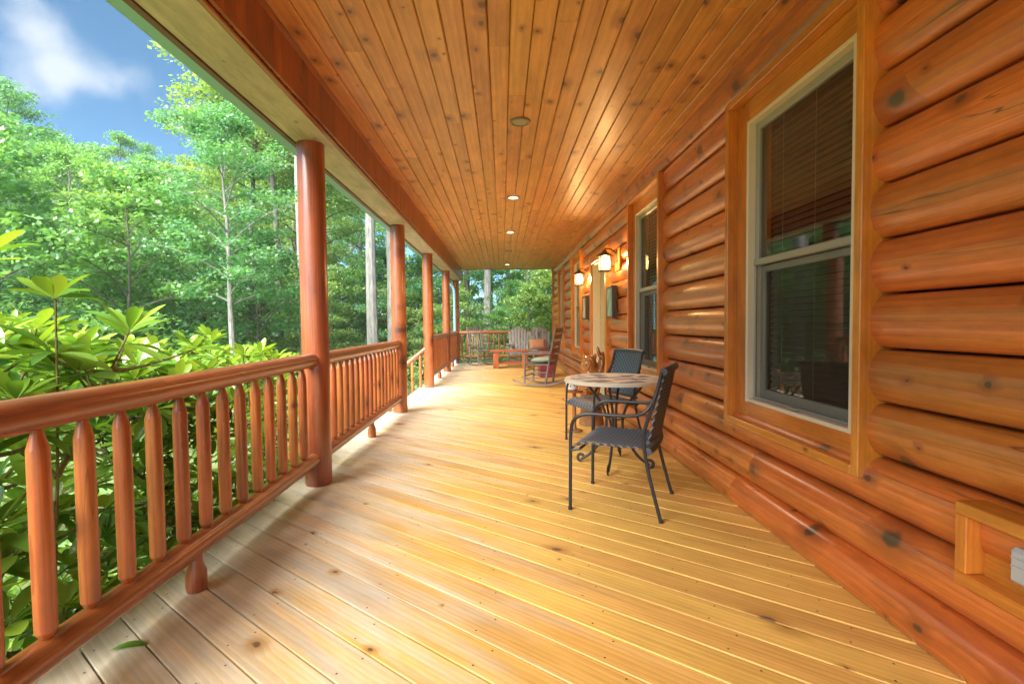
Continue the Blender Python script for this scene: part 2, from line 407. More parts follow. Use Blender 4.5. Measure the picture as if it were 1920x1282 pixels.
M['art_frame'] = plain('grey_picture_frame', (.08, .075, .07), rough=.5)
M['white_trim'] = plain('off_white_board', (.60, .62, .55), rough=.5)

def glass_mat():
    m, t, b = new_mat('window_glass'); N = t.nodes; L = t.links
    N.remove(b)
    tr = N.new('ShaderNodeBsdfTransparent'); tr.inputs[0].default_value = (.62, .63, .60, 1)
    gl = N.new('ShaderNodeBsdfGlossy'); gl.inputs['Roughness'].default_value = .015; gl.inputs[0].default_value = (.9, .95, .92, 1)
    fr = N.new('ShaderNodeLayerWeight'); fr.inputs[0].default_value = .5
    pw = N.new('ShaderNodeMath'); pw.operation = 'POWER'; pw.inputs[1].default_value = 5.5; L.new(fr.outputs['Facing'], pw.inputs[0])
    ma = N.new('ShaderNodeMath'); ma.operation = 'MULTIPLY_ADD'; ma.inputs[1].default_value = .9; ma.inputs[2].default_value = .12; L.new(pw.outputs[0], ma.inputs[0])
    mi = N.new('ShaderNodeMixShader'); L.new(ma.outputs[0], mi.inputs[0]); L.new(tr.outputs[0], mi.inputs[1]); L.new(gl.outputs[0], mi.inputs[2])
    L.new(mi.outputs[0], N['Material Output'].inputs[0]); return m
M['glass'] = glass_mat()

def screen_mat():
    m, t, b = new_mat('insect_screen'); N = t.nodes; L = t.links
    b.inputs['Base Color'].default_value = (.03, .03, .028, 1); b.inputs['Roughness'].default_value = .6
    tr = N.new('ShaderNodeBsdfTransparent'); mi = N.new('ShaderNodeMixShader'); mi.inputs[0].default_value = .13
    L.new(tr.outputs[0], mi.inputs[1]); L.new(b.outputs[0], mi.inputs[2]); L.new(mi.outputs[0], N['Material Output'].inputs[0]); return m
M['screen'] = screen_mat()

def emit(name, col, s):
    m, t, b = new_mat(name)
    b.inputs['Base Color'].default_value = (.22, .18, .12, 1)
    b.inputs['Emission Color'].default_value = (*col, 1); b.inputs['Emission Strength'].default_value = s; return m
M['lamp_glass'] = emit('lit_lantern_glass', (1.0, .66, .28), .30)
_t = M['lamp_glass'].node_tree; _tr = _t.nodes.new('ShaderNodeBsdfTransparent'); _tr.inputs[0].default_value = (1, .88, .66, 1); _mx = _t.nodes.new('ShaderNodeMixShader'); _mx.inputs[0].default_value = .45
_t.links.new(_tr.outputs[0], _mx.inputs[1]); _t.links.new(_t.nodes['Principled BSDF'].outputs[0], _mx.inputs[2]); _t.links.new(_mx.outputs[0], _t.nodes['Material Output'].inputs[0])
M['lens_on'] = emit('lit_lens', (1.0, .80, .50), .9)
M['lens_off'] = plain('unlit_lens', (.35, .32, .24), rough=.3)

def leaf_mat(name, c1, c2, trans=.45, rough=.45, gloss=.06):
    m, t, b = new_mat(name); N = t.nodes; L = t.links; N.remove(b)
    at = N.new('ShaderNodeAttribute'); at.attribute_name = 'tint'
    oi = N.new('ShaderNodeObjectInfo')
    ad_ = N.new('ShaderNodeMath'); ad_.operation = 'MULTIPLY_ADD'; ad_.inputs[1].default_value = .35; L.new(oi.outputs['Random'], ad_.inputs[0]); L.new(at.outputs['Fac'], ad_.inputs[2])
    mr_ = N.new('ShaderNodeMapRange'); mr_.inputs['From Max'].default_value = 1.35; L.new(ad_.outputs[0], mr_.inputs['Value'])
    mix = N.new('ShaderNodeMixRGB'); mix.inputs[1].default_value = (*c1, 1); mix.inputs[2].default_value = (*c2, 1); L.new(mr_.outputs[0], mix.inputs[0])
    df = N.new('ShaderNodeBsdfDiffuse'); tl = N.new('ShaderNodeBsdfTranslucent'); gl = N.new('ShaderNodeBsdfGlossy'); gl.inputs['Roughness'].default_value = rough
    br = N.new('ShaderNodeMixRGB'); br.blend_type = 'MULTIPLY'; br.inputs[0].default_value = 1; br.inputs[2].default_value = (1.25, 1.15, .6, 1); L.new(mix.outputs[0], br.inputs[1])
    L.new(mix.outputs[0], df.inputs[0]); L.new(br.outputs[0], tl.inputs[0])
    a = N.new('ShaderNodeMixShader'); a.inputs[0].default_value = trans; L.new(df.outputs[0], a.inputs[1]); L.new(tl.outputs[0], a.inputs[2])
    c = N.new('ShaderNodeMixShader'); c.inputs[0].default_value = gloss; L.new(a.outputs[0], c.inputs[1]); L.new(gl.outputs[0], c.inputs[2])
    L.new(c.outputs[0], N['Material Output'].inputs[0]); return m
M['leaf_a'] = leaf_mat('maple_leaf', (.085, .30, .115), (.27, .50, .13), trans=.5)
M['leaf_b'] = leaf_mat('oak_leaf', (.07, .27, .14), (.20, .45, .17), trans=.5)
M['leaf_c'] = leaf_mat('young_leaf', (.18, .37, .11), (.40, .55, .16), trans=.5)
M['rhodo'] = leaf_mat('rhododendron_leaf', (.085, .24, .028), (.32, .48, .045), trans=.4, rough=.3, gloss=.08)
M['under'] = leaf_mat('undergrowth_leaf', (.11, .30, .10), (.30, .48, .15))

def bark(name, a, b_, scale=1.0):
    m, t, b = new_mat(name); N = t.nodes; L = t.links
    tc_ = N.new('ShaderNodeTexCoord'); mp_ = N.new('ShaderNodeMapping'); mp_.inputs['Scale'].default_value = (9 * scale, 9 * scale, 2.0 * scale)
    n_ = N.new('ShaderNodeTexNoise'); n_.inputs['Scale'].default_value = 1.4; n_.inputs['Detail'].default_value = 8; n_.inputs['Roughness'].default_value = .7
    L.new(tc_.outputs['Object'], mp_.inputs[0]); L.new(mp_.outputs[0], n_.inputs['Vector'])
    r_ = N.new('ShaderNodeValToRGB'); r_.color_ramp.elements[0].position = .35; r_.color_ramp.elements[1].position = .65
    r_.color_ramp.elements[0].color = (*a, 1); r_.color_ramp.elements[1].color = (*b_, 1); L.new(n_.outputs['Fac'], r_.inputs[0]); L.new(r_.outputs[0], b.inputs['Base Color'])
    b.inputs['Roughness'].default_value = .9
    bp = N.new('ShaderNodeBump'); bp.inputs['Strength'].default_value = .6; bp.inputs['Distance'].default_value = .03; L.new(n_.outputs['Fac'], bp.inputs['Height']); L.new(bp.outputs[0], b.inputs['Normal'])
    return m
M['bark_pale'] = bark('pale_bark', (.17, .165, .15), (.36, .35, .33))
M['bark_dark'] = bark('dark_bark', (.08, .07, .06), (.20, .18, .16))
M['stem'] = bark('shrub_stem', (.10, .085, .03), (.24, .24, .08), 3)

def ground_mat():
    m, t, b = new_mat('forest_floor'); N = t.nodes; L = t.links
    tc_ = N.new('ShaderNodeTexCoord'); n_ = N.new('ShaderNodeTexNoise'); n_.inputs['Scale'].default_value = 1.2; n_.inputs['Detail'].default_value = 12; n_.inputs['Roughness'].default_value = .7
    L.new(tc_.outputs['Object'], n_.inputs['Vector'])
    r_ = N.new('ShaderNodeValToRGB'); e = r_.color_ramp.elements; e[0].position = .36; e[1].position = .66
    e[0].color = (.10, .065, .035, 1); e[1].color = (.12, .24, .06, 1); L.new(n_.outputs['Fac'], r_.inputs[0]); L.new(r_.outputs[0], b.inputs['Base Color'])
    b.inputs['Roughness'].default_value = .95; return m
M['ground'] = ground_mat()

# ----------------------------------------------------------------------------- setting: dimensions
YB, YE = -4.0, 14.9          # near and far end of the porch roof
X_WALL = 1.565               # valley line between wall logs
Z_CEIL = 2.85
Z_SOF = 2.56
X_BEAM = -1.215
X_POST = -1.41
POST_Y = [-0.1 - .0, 3.73, 6.75, 9.42, 12.5, 15.2]
GZ = -1.0

# ground
def gheight(x, y):
    d = max(0.0, -x - 3.0)
    e = max(0.0, y - 17.0)
    return GZ - .035 * min(d, 25) + .25 * mnoise.noise(Vector((x * .12, y * .12, 0))) - .02 * min(e, 25) + max(0, math.hypot(x, y) - 55) * .10
g = MB()
xs = [-900, -300, -120, -80] + [x for x in range(-60, 42, 3)] + [60, 120, 300, 900]
ys = [-900, -300, -120, -80] + [y for y in range(-60, 82, 3)] + [110, 160, 300, 900]
for y in ys:
    for x in xs:
        r_ = math.hypot(x, y)
        g.v.append((x, y, gheight(x, y) if r_ < 130 else GZ + 5))
nx = len(xs)
for j in range(len(ys) - 1):
    for i in range(nx - 1):
        g.f.append((j * nx + i, j * nx + i + 1, (j + 1) * nx + i + 1, (j + 1) * nx + i)); g.m.append(0)
tag(g.build('ground', M['ground']), 'forest floor of leaf litter and grass', None, None, 'structure')

# deck: diagonal boards
deck = empty('porch_floor', (0, 0, 0)); tag(deck, 'porch floor of pale to golden pine boards laid diagonally', None, None, 'structure')
TH = 0.6641; dv = Vector((-math.cos(TH), math.sin(TH))); nv = Vector((math.sin(TH), math.cos(TH)))
PITCH = .1545; DX0, DX1, DY0, DY1 = -1.60, 1.60, YB, 15.45
def clip(poly, n_, c_, keep_less):
    out = []
    for i in range(len(poly)):
        a, b_ = poly[i], poly[(i + 1) % len(poly)]
        da = (a.dot(n_) - c_) * (1 if keep_less else -1); db = (b_.dot(n_) - c_) * (1 if keep_less else -1)
        if da <= 0: out.append(a)
        if da * db < 0: out.append(a + (b_ - a) * (da / (da - db)))
    return out
k0 = int((nv.dot(Vector((DX0, DY0))) - .612) / PITCH) - 1
screws = MB()
for k in range(k0, k0 + 120):
    c0 = .612 + k * PITCH + .0028; c1 = c0 + PITCH - .0056
    poly = [Vector((DX0, DY0)), Vector((DX1, DY0)), Vector((DX1, DY1)), Vector((DX0, DY1))]
    poly = clip(poly, nv, c1, True)
    if poly: poly = clip(poly, nv, c0, False)
    if len(poly) < 3: continue
    cen = sum(poly, Vector((0, 0))) / len(poly); cm = (c0 + c1) / 2
    cen = cen + nv * (cm - cen.dot(nv))
    w2 = (c1 - c0) / 2; ch = .0035
    loc = [((p - cen).dot(dv), (p - cen).dot(nv)) for p in poly]
    n_ = len(loc); mb = MB()
    V = [(s_, -t_, -.036) for s_, t_ in loc] + [(s_, -t_, -ch) for s_, t_ in loc] + [(s_, -t_ * (1 - ch / w2), 0) for s_, t_ in loc]
    F = [tuple(range(n_))]
    for a in (0, 1): F += [(a * n_ + i, a * n_ + (i + 1) % n_, (a + 1) * n_ + (i + 1) % n_, (a + 1) * n_ + i) for i in range(n_)]
    F.append(tuple(range(2 * n_, 3 * n_)))
    # local frame: X along dv, Y = dv rotated +90deg ; nv = -that
    mb.add(V, F)
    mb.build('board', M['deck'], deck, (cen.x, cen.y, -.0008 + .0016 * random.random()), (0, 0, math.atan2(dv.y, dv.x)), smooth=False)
    for xj in (-1.50, -1.02, -.55, -.08, .38, .85, 1.32):
        s_ = (xj - cen.x) / dv.x
        for t_ in (-.05, .05):
            p = cen + dv * (s_ + random.uniform(-.01, .01)) + nv * t_
            p += nv * (cm - (p - nv * t_).dot(nv))
            if DY0 + .1 < p.y < 7.5 and DX0 + .03 < p.x < 1.5:
                V = [(p.x + .0042 * math.cos(a * 1.047), p.y + .0042 * math.sin(a * 1.047), .0016) for a in range(6)]
                screws.add(V, [tuple(range(6))])
so = screws.build('screw_heads', M['screw'], deck, smooth=False); so['kind'] = 'stuff'
jo = MB()
jo.box((-1.57, DY0, -.30), (-1.53, DY1, -.045)); jo.box((-1.53, 15.40, -.30), (1.6, 15.44, -.045))
for y in np.arange(DY0 + .2, DY1 - .2, .41): jo.box((-1.53, y, -.28), (1.9, y + .04, -.05))
jo.build('joist', M['beam'], deck, smooth=False)
gm = MB(); gm.box((-1.5, DY0, -.8), (1.9, DY1 - .1, -.32)); gm.build('skirt', M['dark'], deck, smooth=False)

# ceiling
ceil = empty('porch_ceiling', (0, 0, Z_CEIL)); tag(ceil, 'varnished knotty pine plank ceiling over the porch', None, None, 'structure')
bk = MB(); bk.box((-1.75, YB, .02), (1.75, YE + .02, .12)); bk.build('backing', M['dark'], ceil, smooth=False)
x = -1.19; row = 0
CP = .1254
x = 0.0648 - 10 * CP
while x < 1.60:
    y = YB; first = True
    while y < YE - .01:
        ln = random.uniform(1.5, 3.6) if not first else random.uniform(.5, 3.0); first = False
        y1 = min(YE, y + ln)
        if YE - y1 < .5: y1 = YE
        L_ = y1 - y; w = CP - .0034; c = .007
        if x + CP > 1.60: w = 1.60 - x
        mb = MB()
        pr = [(-w / 2, .016), (-w / 2, c), (-w / 2 + c, 0), (w / 2 - c, 0), (w / 2, c), (w / 2, .016)]
        mb.prism(pr, -L_ / 2 + .0012, L_ / 2 - .0012)
        mb.build('plank', M['ceil'], ceil, (x + w / 2, y + L_ / 2, 0), smooth=False)
        y = y1
    x += CP; row += 1
# ceiling-to-wall trim and ceiling-to-beam trim
tm = MB()
tm.prism([(1.56, -.002), (1.50, -.002), (1.503, -.018), (1.545, -.030), (1.56, -.030)], YB, YE); tm.build('wall_trim', M['casingy'], ceil)
tm = MB(); tm.prism([(X_BEAM + .002, -.002), (X_BEAM + .032, -.002), (X_BEAM + .028, -.02), (X_BEAM + .014, -.045), (X_BEAM + .002, -.045)], YB, YE); tm.build('beam_trim', M['trimy'], ceil)
tm = MB(); tm.box((-1.2, YE + .003, -.012), (1.6, YE + .03, .1)); tm.build('end_trim', M['trimx'] if 'trimx' in M else M['railx'], ceil)

# beam along the eave, clad in short vertical boards
beam = empty('porch_beam', (X_BEAM, 0, Z_SOF)); tag(beam, 'eave beam clad in short red-brown vertical boards', 'beam')
core = MB(); core.box((-.27, YB, .012), (-.022, 15.4, Z_CEIL - Z_SOF + .1)); core.build('core', M['dark'], beam, smooth=False)
bh = Z_CEIL - Z_SOF - .004; bw = .092
bb = MB(); c = .007
bb.prism([(-bw / 2, -.02), (-bw / 2, -c), (-bw / 2 + c, 0), (bw / 2 - c, 0), (bw / 2, -c), (bw / 2, -.02)], -bh / 2, bh / 2, axis='z')
bme = bb.mesh('board', M['beam'], smooth=False)
# profile (a,b) -> want y along wall, x outwards: rotate -90deg about z
y = YB + bw / 2; i = 0
while y < 15.4 - bw / 2:
    link('board', bme, beam, (0, y, bh / 2 + .002), (0, 0, R(90)))
    y += bw + .0022; i += 1
sf = MB(); sf.box((-.03, YB, -.014), (-.285, 15.4, 0)); sf.build('soffit_panel', M['soffit'], beam, smooth=False)
sf = MB(); sf.box((-.001, YB, -.016), (-.029, 15.4, .0015), .004); sf.build('corner_bead', M['trimy'], beam)
sf = MB(); sf.box((-.292, YB, -.022), (-.325, 15.42, .12)); sf.build('fascia', M['fascia'], beam, smooth=False)

# gutter hung on the fascia
gut = empty('rain_gutter', (X_BEAM - .33, 0, Z_SOF)); tag(gut, 'white aluminium gutter along the eave with sky reflection painted into its colour', 'gutter')
gb = MB(); gb.prism([(0, .10), (0, -.008), (-.082, -.008), (-.100, .03), (-.125, .06), (-.125, .11), (-.119, .11), (-.119, .064), (-.094, .034), (-.079, -.003), (-.005, -.003), (-.005, .10)], YB, 15.6)
gb.build('trough', M['gutter'], gut)
dsp = MB(); dsp.tube([(-.05, 15.0, -.01), (-.05, 15.0, -.10), (.06, 15.0, -.22), (.10, 15.0, -.32), (.10, 15.0, -3.3)], .036, 8); dsp.build('downspout', M['gutter'], gut)

# roof over everything, attic and house body beyond the wall
# ----------------------------------------------------------------------------- log house wall
house = empty('log_house', (X_WALL, 0, 0)); tag(house, 'log house wall of stacked orange half-round logs with windows and door', 'house')
def hb(mb, name, mat, smooth=True, parent=None):   # world coordinates -> child of house
    for i, v in enumerate(mb.v): mb.v[i] = (v[0] - X_WALL, v[1], v[2])
    return mb.build(name, mat, parent or house, smooth=smooth)
CH, SAG, ZB = .223, .054, -.032
RAD = (CH * CH / 4 + SAG * SAG) / (2 * SAG)
def log(y0, y1, k, z_hi=None):
    zc = ZB + CH * (k + .5)
    prof = []
    jit = random.uniform(-.003, .003)
    for i in range(15):
        a = -1 + 2 * i / 14
        t_ = math.sin(a * math.pi / 2); sg = SAG if k > 2 else SAG * 1.45
        prof.append((-sg * max(0.0, 1 - t_ * t_) ** .66 + jit * math.cos(a * 1.57), CH / 2 * t_))
    prof = [(a_, b__ * .955) for a_, b__ in prof]; prof = [(.095, -CH / 2 * .955)] + prof + [(.095, CH / 2 * .955)]
    L_ = y1 - y0
    n = max(1, int(L_ / .5)); V = []; F = []; m_ = len(prof)
    ph = random.uniform(0, 50)
    for j in range(n + 1):
        yy = -L_ / 2 + L_ * j / n
        d = .0035 * mnoise.noise(Vector((yy * .8 + ph, k * 3.1, 0)))
        for i, (a, b_) in enumerate(prof):
            V.append((a - (d if 0 < i < m_ - 1 else 0), yy, b_))
    for j in range(n):
        for i in range(m_): F.append((j * m_ + i, j * m_ + (i + 1) % m_, (j + 1) * m_ + (i + 1) % m_, (j + 1) * m_ + i))
    F += [tuple(reversed(range(m_))), tuple(n * m_ + i for i in range(m_))]
    mb = MB(); mb.add(V, F)
    mb.build('log', M['log'], house, (0, (y0 + y1) / 2, zc), smooth=True)
YEND = 14.42
# openings: box outer y0,y1,z0,z1
OPEN = [(1.99, 3.225, .545, 2.60), (4.60, 5.75, .545, 2.60), (6.93, 8.24, -.05, 2.30), (9.25, 10.5, .545, 2.60), (11.86, 12.95, .545, 2.60)]
for k in range(13):
    z0, z1 = ZB + CH * k, ZB + CH * (k + 1)
    cuts = []
    for (a, b_, c0, c1) in OPEN:
        if z0 + .02 >= c0 - .01 and z1 <= c1 + .06: cuts.append((a, b_))
    segs = []; y = YB
    for a, b_ in cuts: segs.append((y, a)); y = b_
    segs.append((y, YEND - .06))
    for a, b_ in segs:
        # long runs are butt-jointed
        while b_ - a > 4.6:
            j_ = a + random.uniform(2.4, 4.2); log(a, j_ - .0015, k); a = j_ + .0015
        log(a, b_, k)
w_ = MB(); w_.box((X_WALL + .10, YB, -.5), (X_WALL + .14, YEND - .01, .60)); w_.box((X_WALL + .10, YB, 2.60), (X_WALL + .14, YEND - .01, 3.0))
yy = YB
for (a, b_, c0, c1) in OPEN:
    w_.box((X_WALL + .10, yy, .60), (X_WALL + .14, a + .13, 2.60)); yy = b_ - .13
w_.box((X_WALL + .10, yy, .60), (X_WALL + .14, YEND - .01, 2.60))
hb(w_, 'wall_backing', M['dark'], False)
w_ = MB(); w_.box((X_WALL + .9, YB, -.5), (X_WALL + .95, YEND, 3.0)); w_.box((X_WALL + .15, YEND - .05, -.5), (X_WALL + .9, YEND, 3.0)); w_.box((X_WALL + .15, YB, -.5), (X_WALL + .9, YB + .05, 3.0)); w_.box((X_WALL + .15, YB, -.5), (X_WALL + .9, YEND, -.45))
hb(w_, 'inner_wall', M['dark'], False)
w_ = MB(); w_.box((1.475, YEND - .06, -.3), (X_WALL + .14, YEND + .03, Z_CEIL - .004), .006); hb(w_, 'corner_board', M['casing'])
w_ = MB(); w_.box((X_WALL + .2, YEND + .04, -1.2), (7.5, YEND + .2, 3.0)); hb(w_, 'gable_wall', M['log'], False)
rf = MB(); rf.prism([(-1.70, 2.975), (-1.70, 3.0), (3.5, 5.6), (8.5, 3.0), (8.5, 2.96)], YB, 15.7); hb(rf, 'roof', M['dark'], False)

def window(a, b_, z0, z1, fa, fb, nslat):
    """a,b: casing box outer y; z0,z1 casing box z; fa,fb: frame outer y."""
    w = empty('window', (0, 0, 0), parent=house)
    t = .045; xo = 1.470; xi = 1.530; xr = X_WALL + .11
    def part(name, mat, boxes, smooth=True, cham=.004, kind=None):
        mb = MB()
        for p, q in boxes: mb.box(p, q, cham)
        for i, v in enumerate(mb.v): mb.v[i] = (v[0] - X_WALL, v[1], v[2])
        o = mb.build(name, mat, w, smooth=smooth)
        if kind: o['kind'] = kind
        return o
    part('side_casing', M['casing'], [((xo, a, z0), (xr, a + t, z1))]); part('side_casing', M['casing'], [((xo, b_ - t, z0), (xr, b_, z1))])
    part('sill_casing', M['casingy'], [((xo, a + t + .0005, z0), (xr, b_ - t - .0005, z0 + t))]); part('head_casing', M['casingy'], [((xo, a + t + .0005, z1 - t), (xr, b_ - t - .0005, z1))])
    zf0, zf1 = .70, 2.42
    part('jamb_board', M['casing'], [((xi, a + t + .0008, z0 + t + .0008), (xr, fa, z1 - t - .0008))]); part('jamb_board', M['casing'], [((xi, fb, z0 + t + .0008), (xr, b_ - t - .0008, z1 - t - .0008))])
    part('apron_board', M['casingy'], [((xi + .002, fa + .0008, z0 + t + .0008), (xr, fb - .0008, zf0))]); part('head_board', M['casingy'], [((xi + .002, fa + .0008, zf1), (xr, fb - .0008, z1 - t - .0008))])
    fw = .024; xf = 1.515
    mb = MB()
    for p, q in [((xf, fa + .001, zf0 + .001), (xf + .09, fa + fw, zf1 - .001)), ((xf, fb - fw, zf0 + .001), (xf + .09, fb - .001, zf1 - .001)),
                 ((xf + .0012, fa + fw, zf0 + .001), (xf + .09, fb - fw, zf0 + fw)), ((xf + .0012, fa + fw, zf1 - fw), (xf + .09, fb - fw, zf1 - .001))]: mb.box(p, q, .003)
    for i, v in enumerate(mb.v): mb.v[i] = (v[0] - X_WALL, v[1], v[2])
    mb.build('frame', M['white'], w)
    ia, ib, iz0, iz1 = fa + fw, fb - fw, zf0 + fw, zf1 - fw; zm = 1.56; sw = .042
    # upper sash (outer) and lower sash (inner)
    part('upper_sash', M['sash'], [((1.558, ia + .001, zm - .02), (1.590, ia + sw, iz1)), ((1.558, ib - sw, zm - .02), (1.590, ib - .001, iz1)),
                                  ((1.5585, ia + sw, iz1 - sw), (1.590, ib - sw, iz1)), ((1.550, ia + .002, zm - .02), (1.592, ib - .002, zm + .018))])
    part('lower_sash', M['sash'], [((1.596, ia + .001, iz0), (1.626, ia + sw, zm - .022)), ((1.596, ib - sw, iz0), (1.626, ib - .001, zm - .022)),
                                  ((1.5965, ia + sw, iz0), (1.626, ib - sw, iz0 + .06)), ((1.5965, ia + sw, zm - .06), (1.626, ib - sw, zm - .022))])
    for xg, za, zb in ((1.575, zm + .018, iz1 - sw), (1.611, iz0 + .06, zm - .06)):     # one sheet of glass each
        mb = MB(); xg -= X_WALL; mb.add([(xg, ia + sw, za), (xg, ia + sw, zb), (xg, ib - sw, zb), (xg, ib - sw, za)], [(0, 1, 2, 3)])
        link('pane', mb.mesh('pane', M['glass'], smooth=False), w)
    part('screen', M['screen'], [((1.562, ia + .012, iz0 + .012), (1.5625, ib - .012, zm - .024))], False, 0)
    part('screen_frame', M['sash'], [((1.554, ia + .001, iz0 + .001), (1.572, ia + .013, zm - .023)), ((1.554, ib - .013, iz0 + .001), (1.572, ib - .001, zm - .023)), ((1.5545, ia + .013, iz0 + .001), (1.572, ib - .013, iz0 + .014))])
    part('latch', M['sash'], [((1.530, (ia + ib) / 2 - .03, iz0 + .004), (1.556, (ia + ib) / 2 + .03, iz0 + .016))])
    # venetian blind
    n = nslat; zs = np.linspace(iz0 + .02, iz1 - .05, n); dz = zs[1] - zs[0]
    mb = MB(); y0, y1 = ia + .012, ib - .012; h = dz * .5; 
    ca, sa = math.cos(R(52)), math.sin(R(52)); pts = []
    for s_ in (-1, 0, 1): pts.append((s_ * h * ca * 1.12, s_ * h * sa * 1.12 + (0.0016 if s_ == 0 else 0)))
    V = [(p[0] - .001 * q, yv, p[1] + .0012 * q) for q in (0, 1) for yv in (y0, y1) for p in pts]
    F = [(0, 1, 4, 3), (1, 2, 5, 4), (6, 9, 10, 7), (7, 10, 11, 8), (0, 3, 9, 6), (2, 8, 11, 5), (0, 6, 7, 1), (1, 7, 8, 2), (3, 4, 10, 9), (4, 5, 11, 10)]
    mb.add(V, F)
    if nslat > 30:
        me = mb.mesh('slat', M['blind'], smooth=True)
        for z in zs: link('slat', me, w, (1.665 - X_WALL, 0, z))
    else:
        all_ = MB()
        for z in zs: all_.add([(v[0] + 1.665 - X_WALL, v[1], v[2] + z) for v in V], F)
        o = all_.build('blind_slats', M['blind'], w); o['kind'] = 'stuff'
    cd = MB()
    for q in (.16, .5, .84):
        yq = y0 + (y1 - y0) * q
        cd.tube([(1.645 - X_WALL, yq, iz0), (1.645 - X_WALL, yq, iz1)], .0022, 4)
    cd.build('ladder_cords', M['cord'], w)
    return w
w1 = window(1.99, 3.225, .545, 2.60, 2.09, 3.03, 46); w1['label'] = 'large double-hung window nearest the outlet box'
w2 = window(4.60, 5.75, .545, 2.60, 4.75, 5.57, 46)
w3 = window(9.25, 10.5, .545, 2.60, 9.42, 10.24, 26)
w4 = window(11.86, 12.95, .545, 2.60, 12.0, 12.72, 26)

# entrance door
door = empty('door', (0, 0, 0), parent=house)
def dpart(name, mat, boxes, cham=.004):
    mb = MB()
    for p, q in boxes: mb.box(p, q, cham)
    for i, v in enumerate(mb.v): mb.v[i] = (v[0] - X_WALL, v[1], v[2])
    return mb.build(name, mat, door)
a, b_ = 6.93, 8.24
dpart('side_casing', M['casing'], [((1.47, a, .002), (1.68, a + .10, 2.30))]); dpart('side_casing', M['casing'], [((1.47, b_ - .16, .002), (1.68, b_, 2.30))])
dpart('head_casing', M['casingy'], [((1.472, a + .1005, 2.16), (1.68, b_ - .1605, 2.30))])
dpart('jamb', M['white'], [((1.50, a + .101, .03), (1.70, a + .125, 2.158)), ((1.50, b_ - .19, .03), (1.70, b_ - .161, 2.158)), ((1.5005, a + .126, 2.13), (1.70, b_ - .191, 2.158))])
dpart('panel', M['door'], [((1.615, a + .127, .04), (1.655, b_ - .192, 2.128))])
mb = MB()
for zz in ((.25, .85), (1.05, 1.95)):
    for yy in ((a + .24, a + .60), (a + .70, b_ - .30)): mb.box((1.606 - X_WALL, yy[0], zz[0]), (1.6155 - X_WALL, yy[1], zz[1]), .006)
mb.build('raised_panel', M['door'], door)
dpart('threshold', M['bronze'], [((1.46, a + .102, .003), (1.70, b_ - .162, .028))])
mb = MB(); mb.tube([(1.615 - X_WALL, a + .20, 1.0), (1.57 - X_WALL, a + .20, 1.0)], .012, 8); mb.tube([(1.575 - X_WALL, a + .20, 1.0), (1.55 - X_WALL, a + .20, 1.0)], .028, 10); mb.build('handle', M['brass'], door)

# outlet box built out from the wall
ob = empty('outlet_box', (1.44, 1.34, .49)); tag(ob, 'orange wooden box frame on the logs round a grey weatherproof outlet cover', 'outlet box')
def obb(name, mat, boxes, cham=.003):
    mb = MB()
    for p, q in boxes: mb.box((p[0] - 1.44, p[1] - 1.34, p[2] - .49), (q[0] - 1.44, q[1] - 1.34, q[2] - .49), cham)
    return mb.build(name, mat, ob)
obb('top_rail', M['casingy'], [((1.445, 1.16, .582), (1.57, 1.525, .622))]); obb('bottom_rail', M['casingy'], [((1.445, 1.16, .358), (1.57, 1.525, .398))])
obb('side_rail', M['casing'], [((1.446, 1.485, .3985), (1.57, 1.5245, .5815))]); obb('side_rail', M['casing'], [((1.446, 1.1605, .3985), (1.57, 1.20, .5815))])
obb('back_panel', M['casingy'], [((1.505, 1.2005, .3985), (1.52, 1.4845, .5815))], 0)
obb('cover_plate', M['grey_plastic'], [((1.499, 1.28, .425), (1.5045, 1.385, .555))], .002)
obb('bubble_cover', M['grey_plastic'], [((1.462, 1.295, .437), (1.4985, 1.375, .543))], .012)
mb = MB()
for zz in (-.055, .055): mb.tube([(.058, -.0075 + .0, zz), (.066, -.0075, zz)], .0045, 8)
mb.build('cover_screw', M['brass'], ob)
mb = MB(); mb.box((.018, -.034, .0), (.024, .024, .003), .001); mb.box((.018, -.034, .024), (.024, .024, .027), .001); mb.build('cover_rib', M['grey_plastic'], ob)

# ----------------------------------------------------------------------------- posts
pm = MB()
prof = [(.092, 0.0), (.097, .02), (.098, .4), (.0985, 1.4), (.0975, 2.3), (.098, Z_SOF - .012)]
pm.lathe(prof, 28)
pme = pm.mesh('porch_post', M['post'])
pl = ['round log post at the end of the near railing', 'round log post on the near side of the steps', 'round log post on the far side of the steps',
      'round log post between the two far railing sections', 'round log corner post at the far end of the porch']
for i, y in enumerate(POST_Y[1:]):
    o = empty('porch_post', (X_POST, y, 0)); tag(o, pl[i], 'post', 'round log posts along the porch edge')
    s = link('shaft', pme, o); s.rotation_euler = (0, 0, i * 1.3)
    cap = MB(); cap.box((-.115, -.13, 0), (.13, .13, .012), .002)
    b2 = MB(); b2.lathe([(.088, .0005), (.088, .004)], 20); b2.build('base_shoe', M['dark'], o)
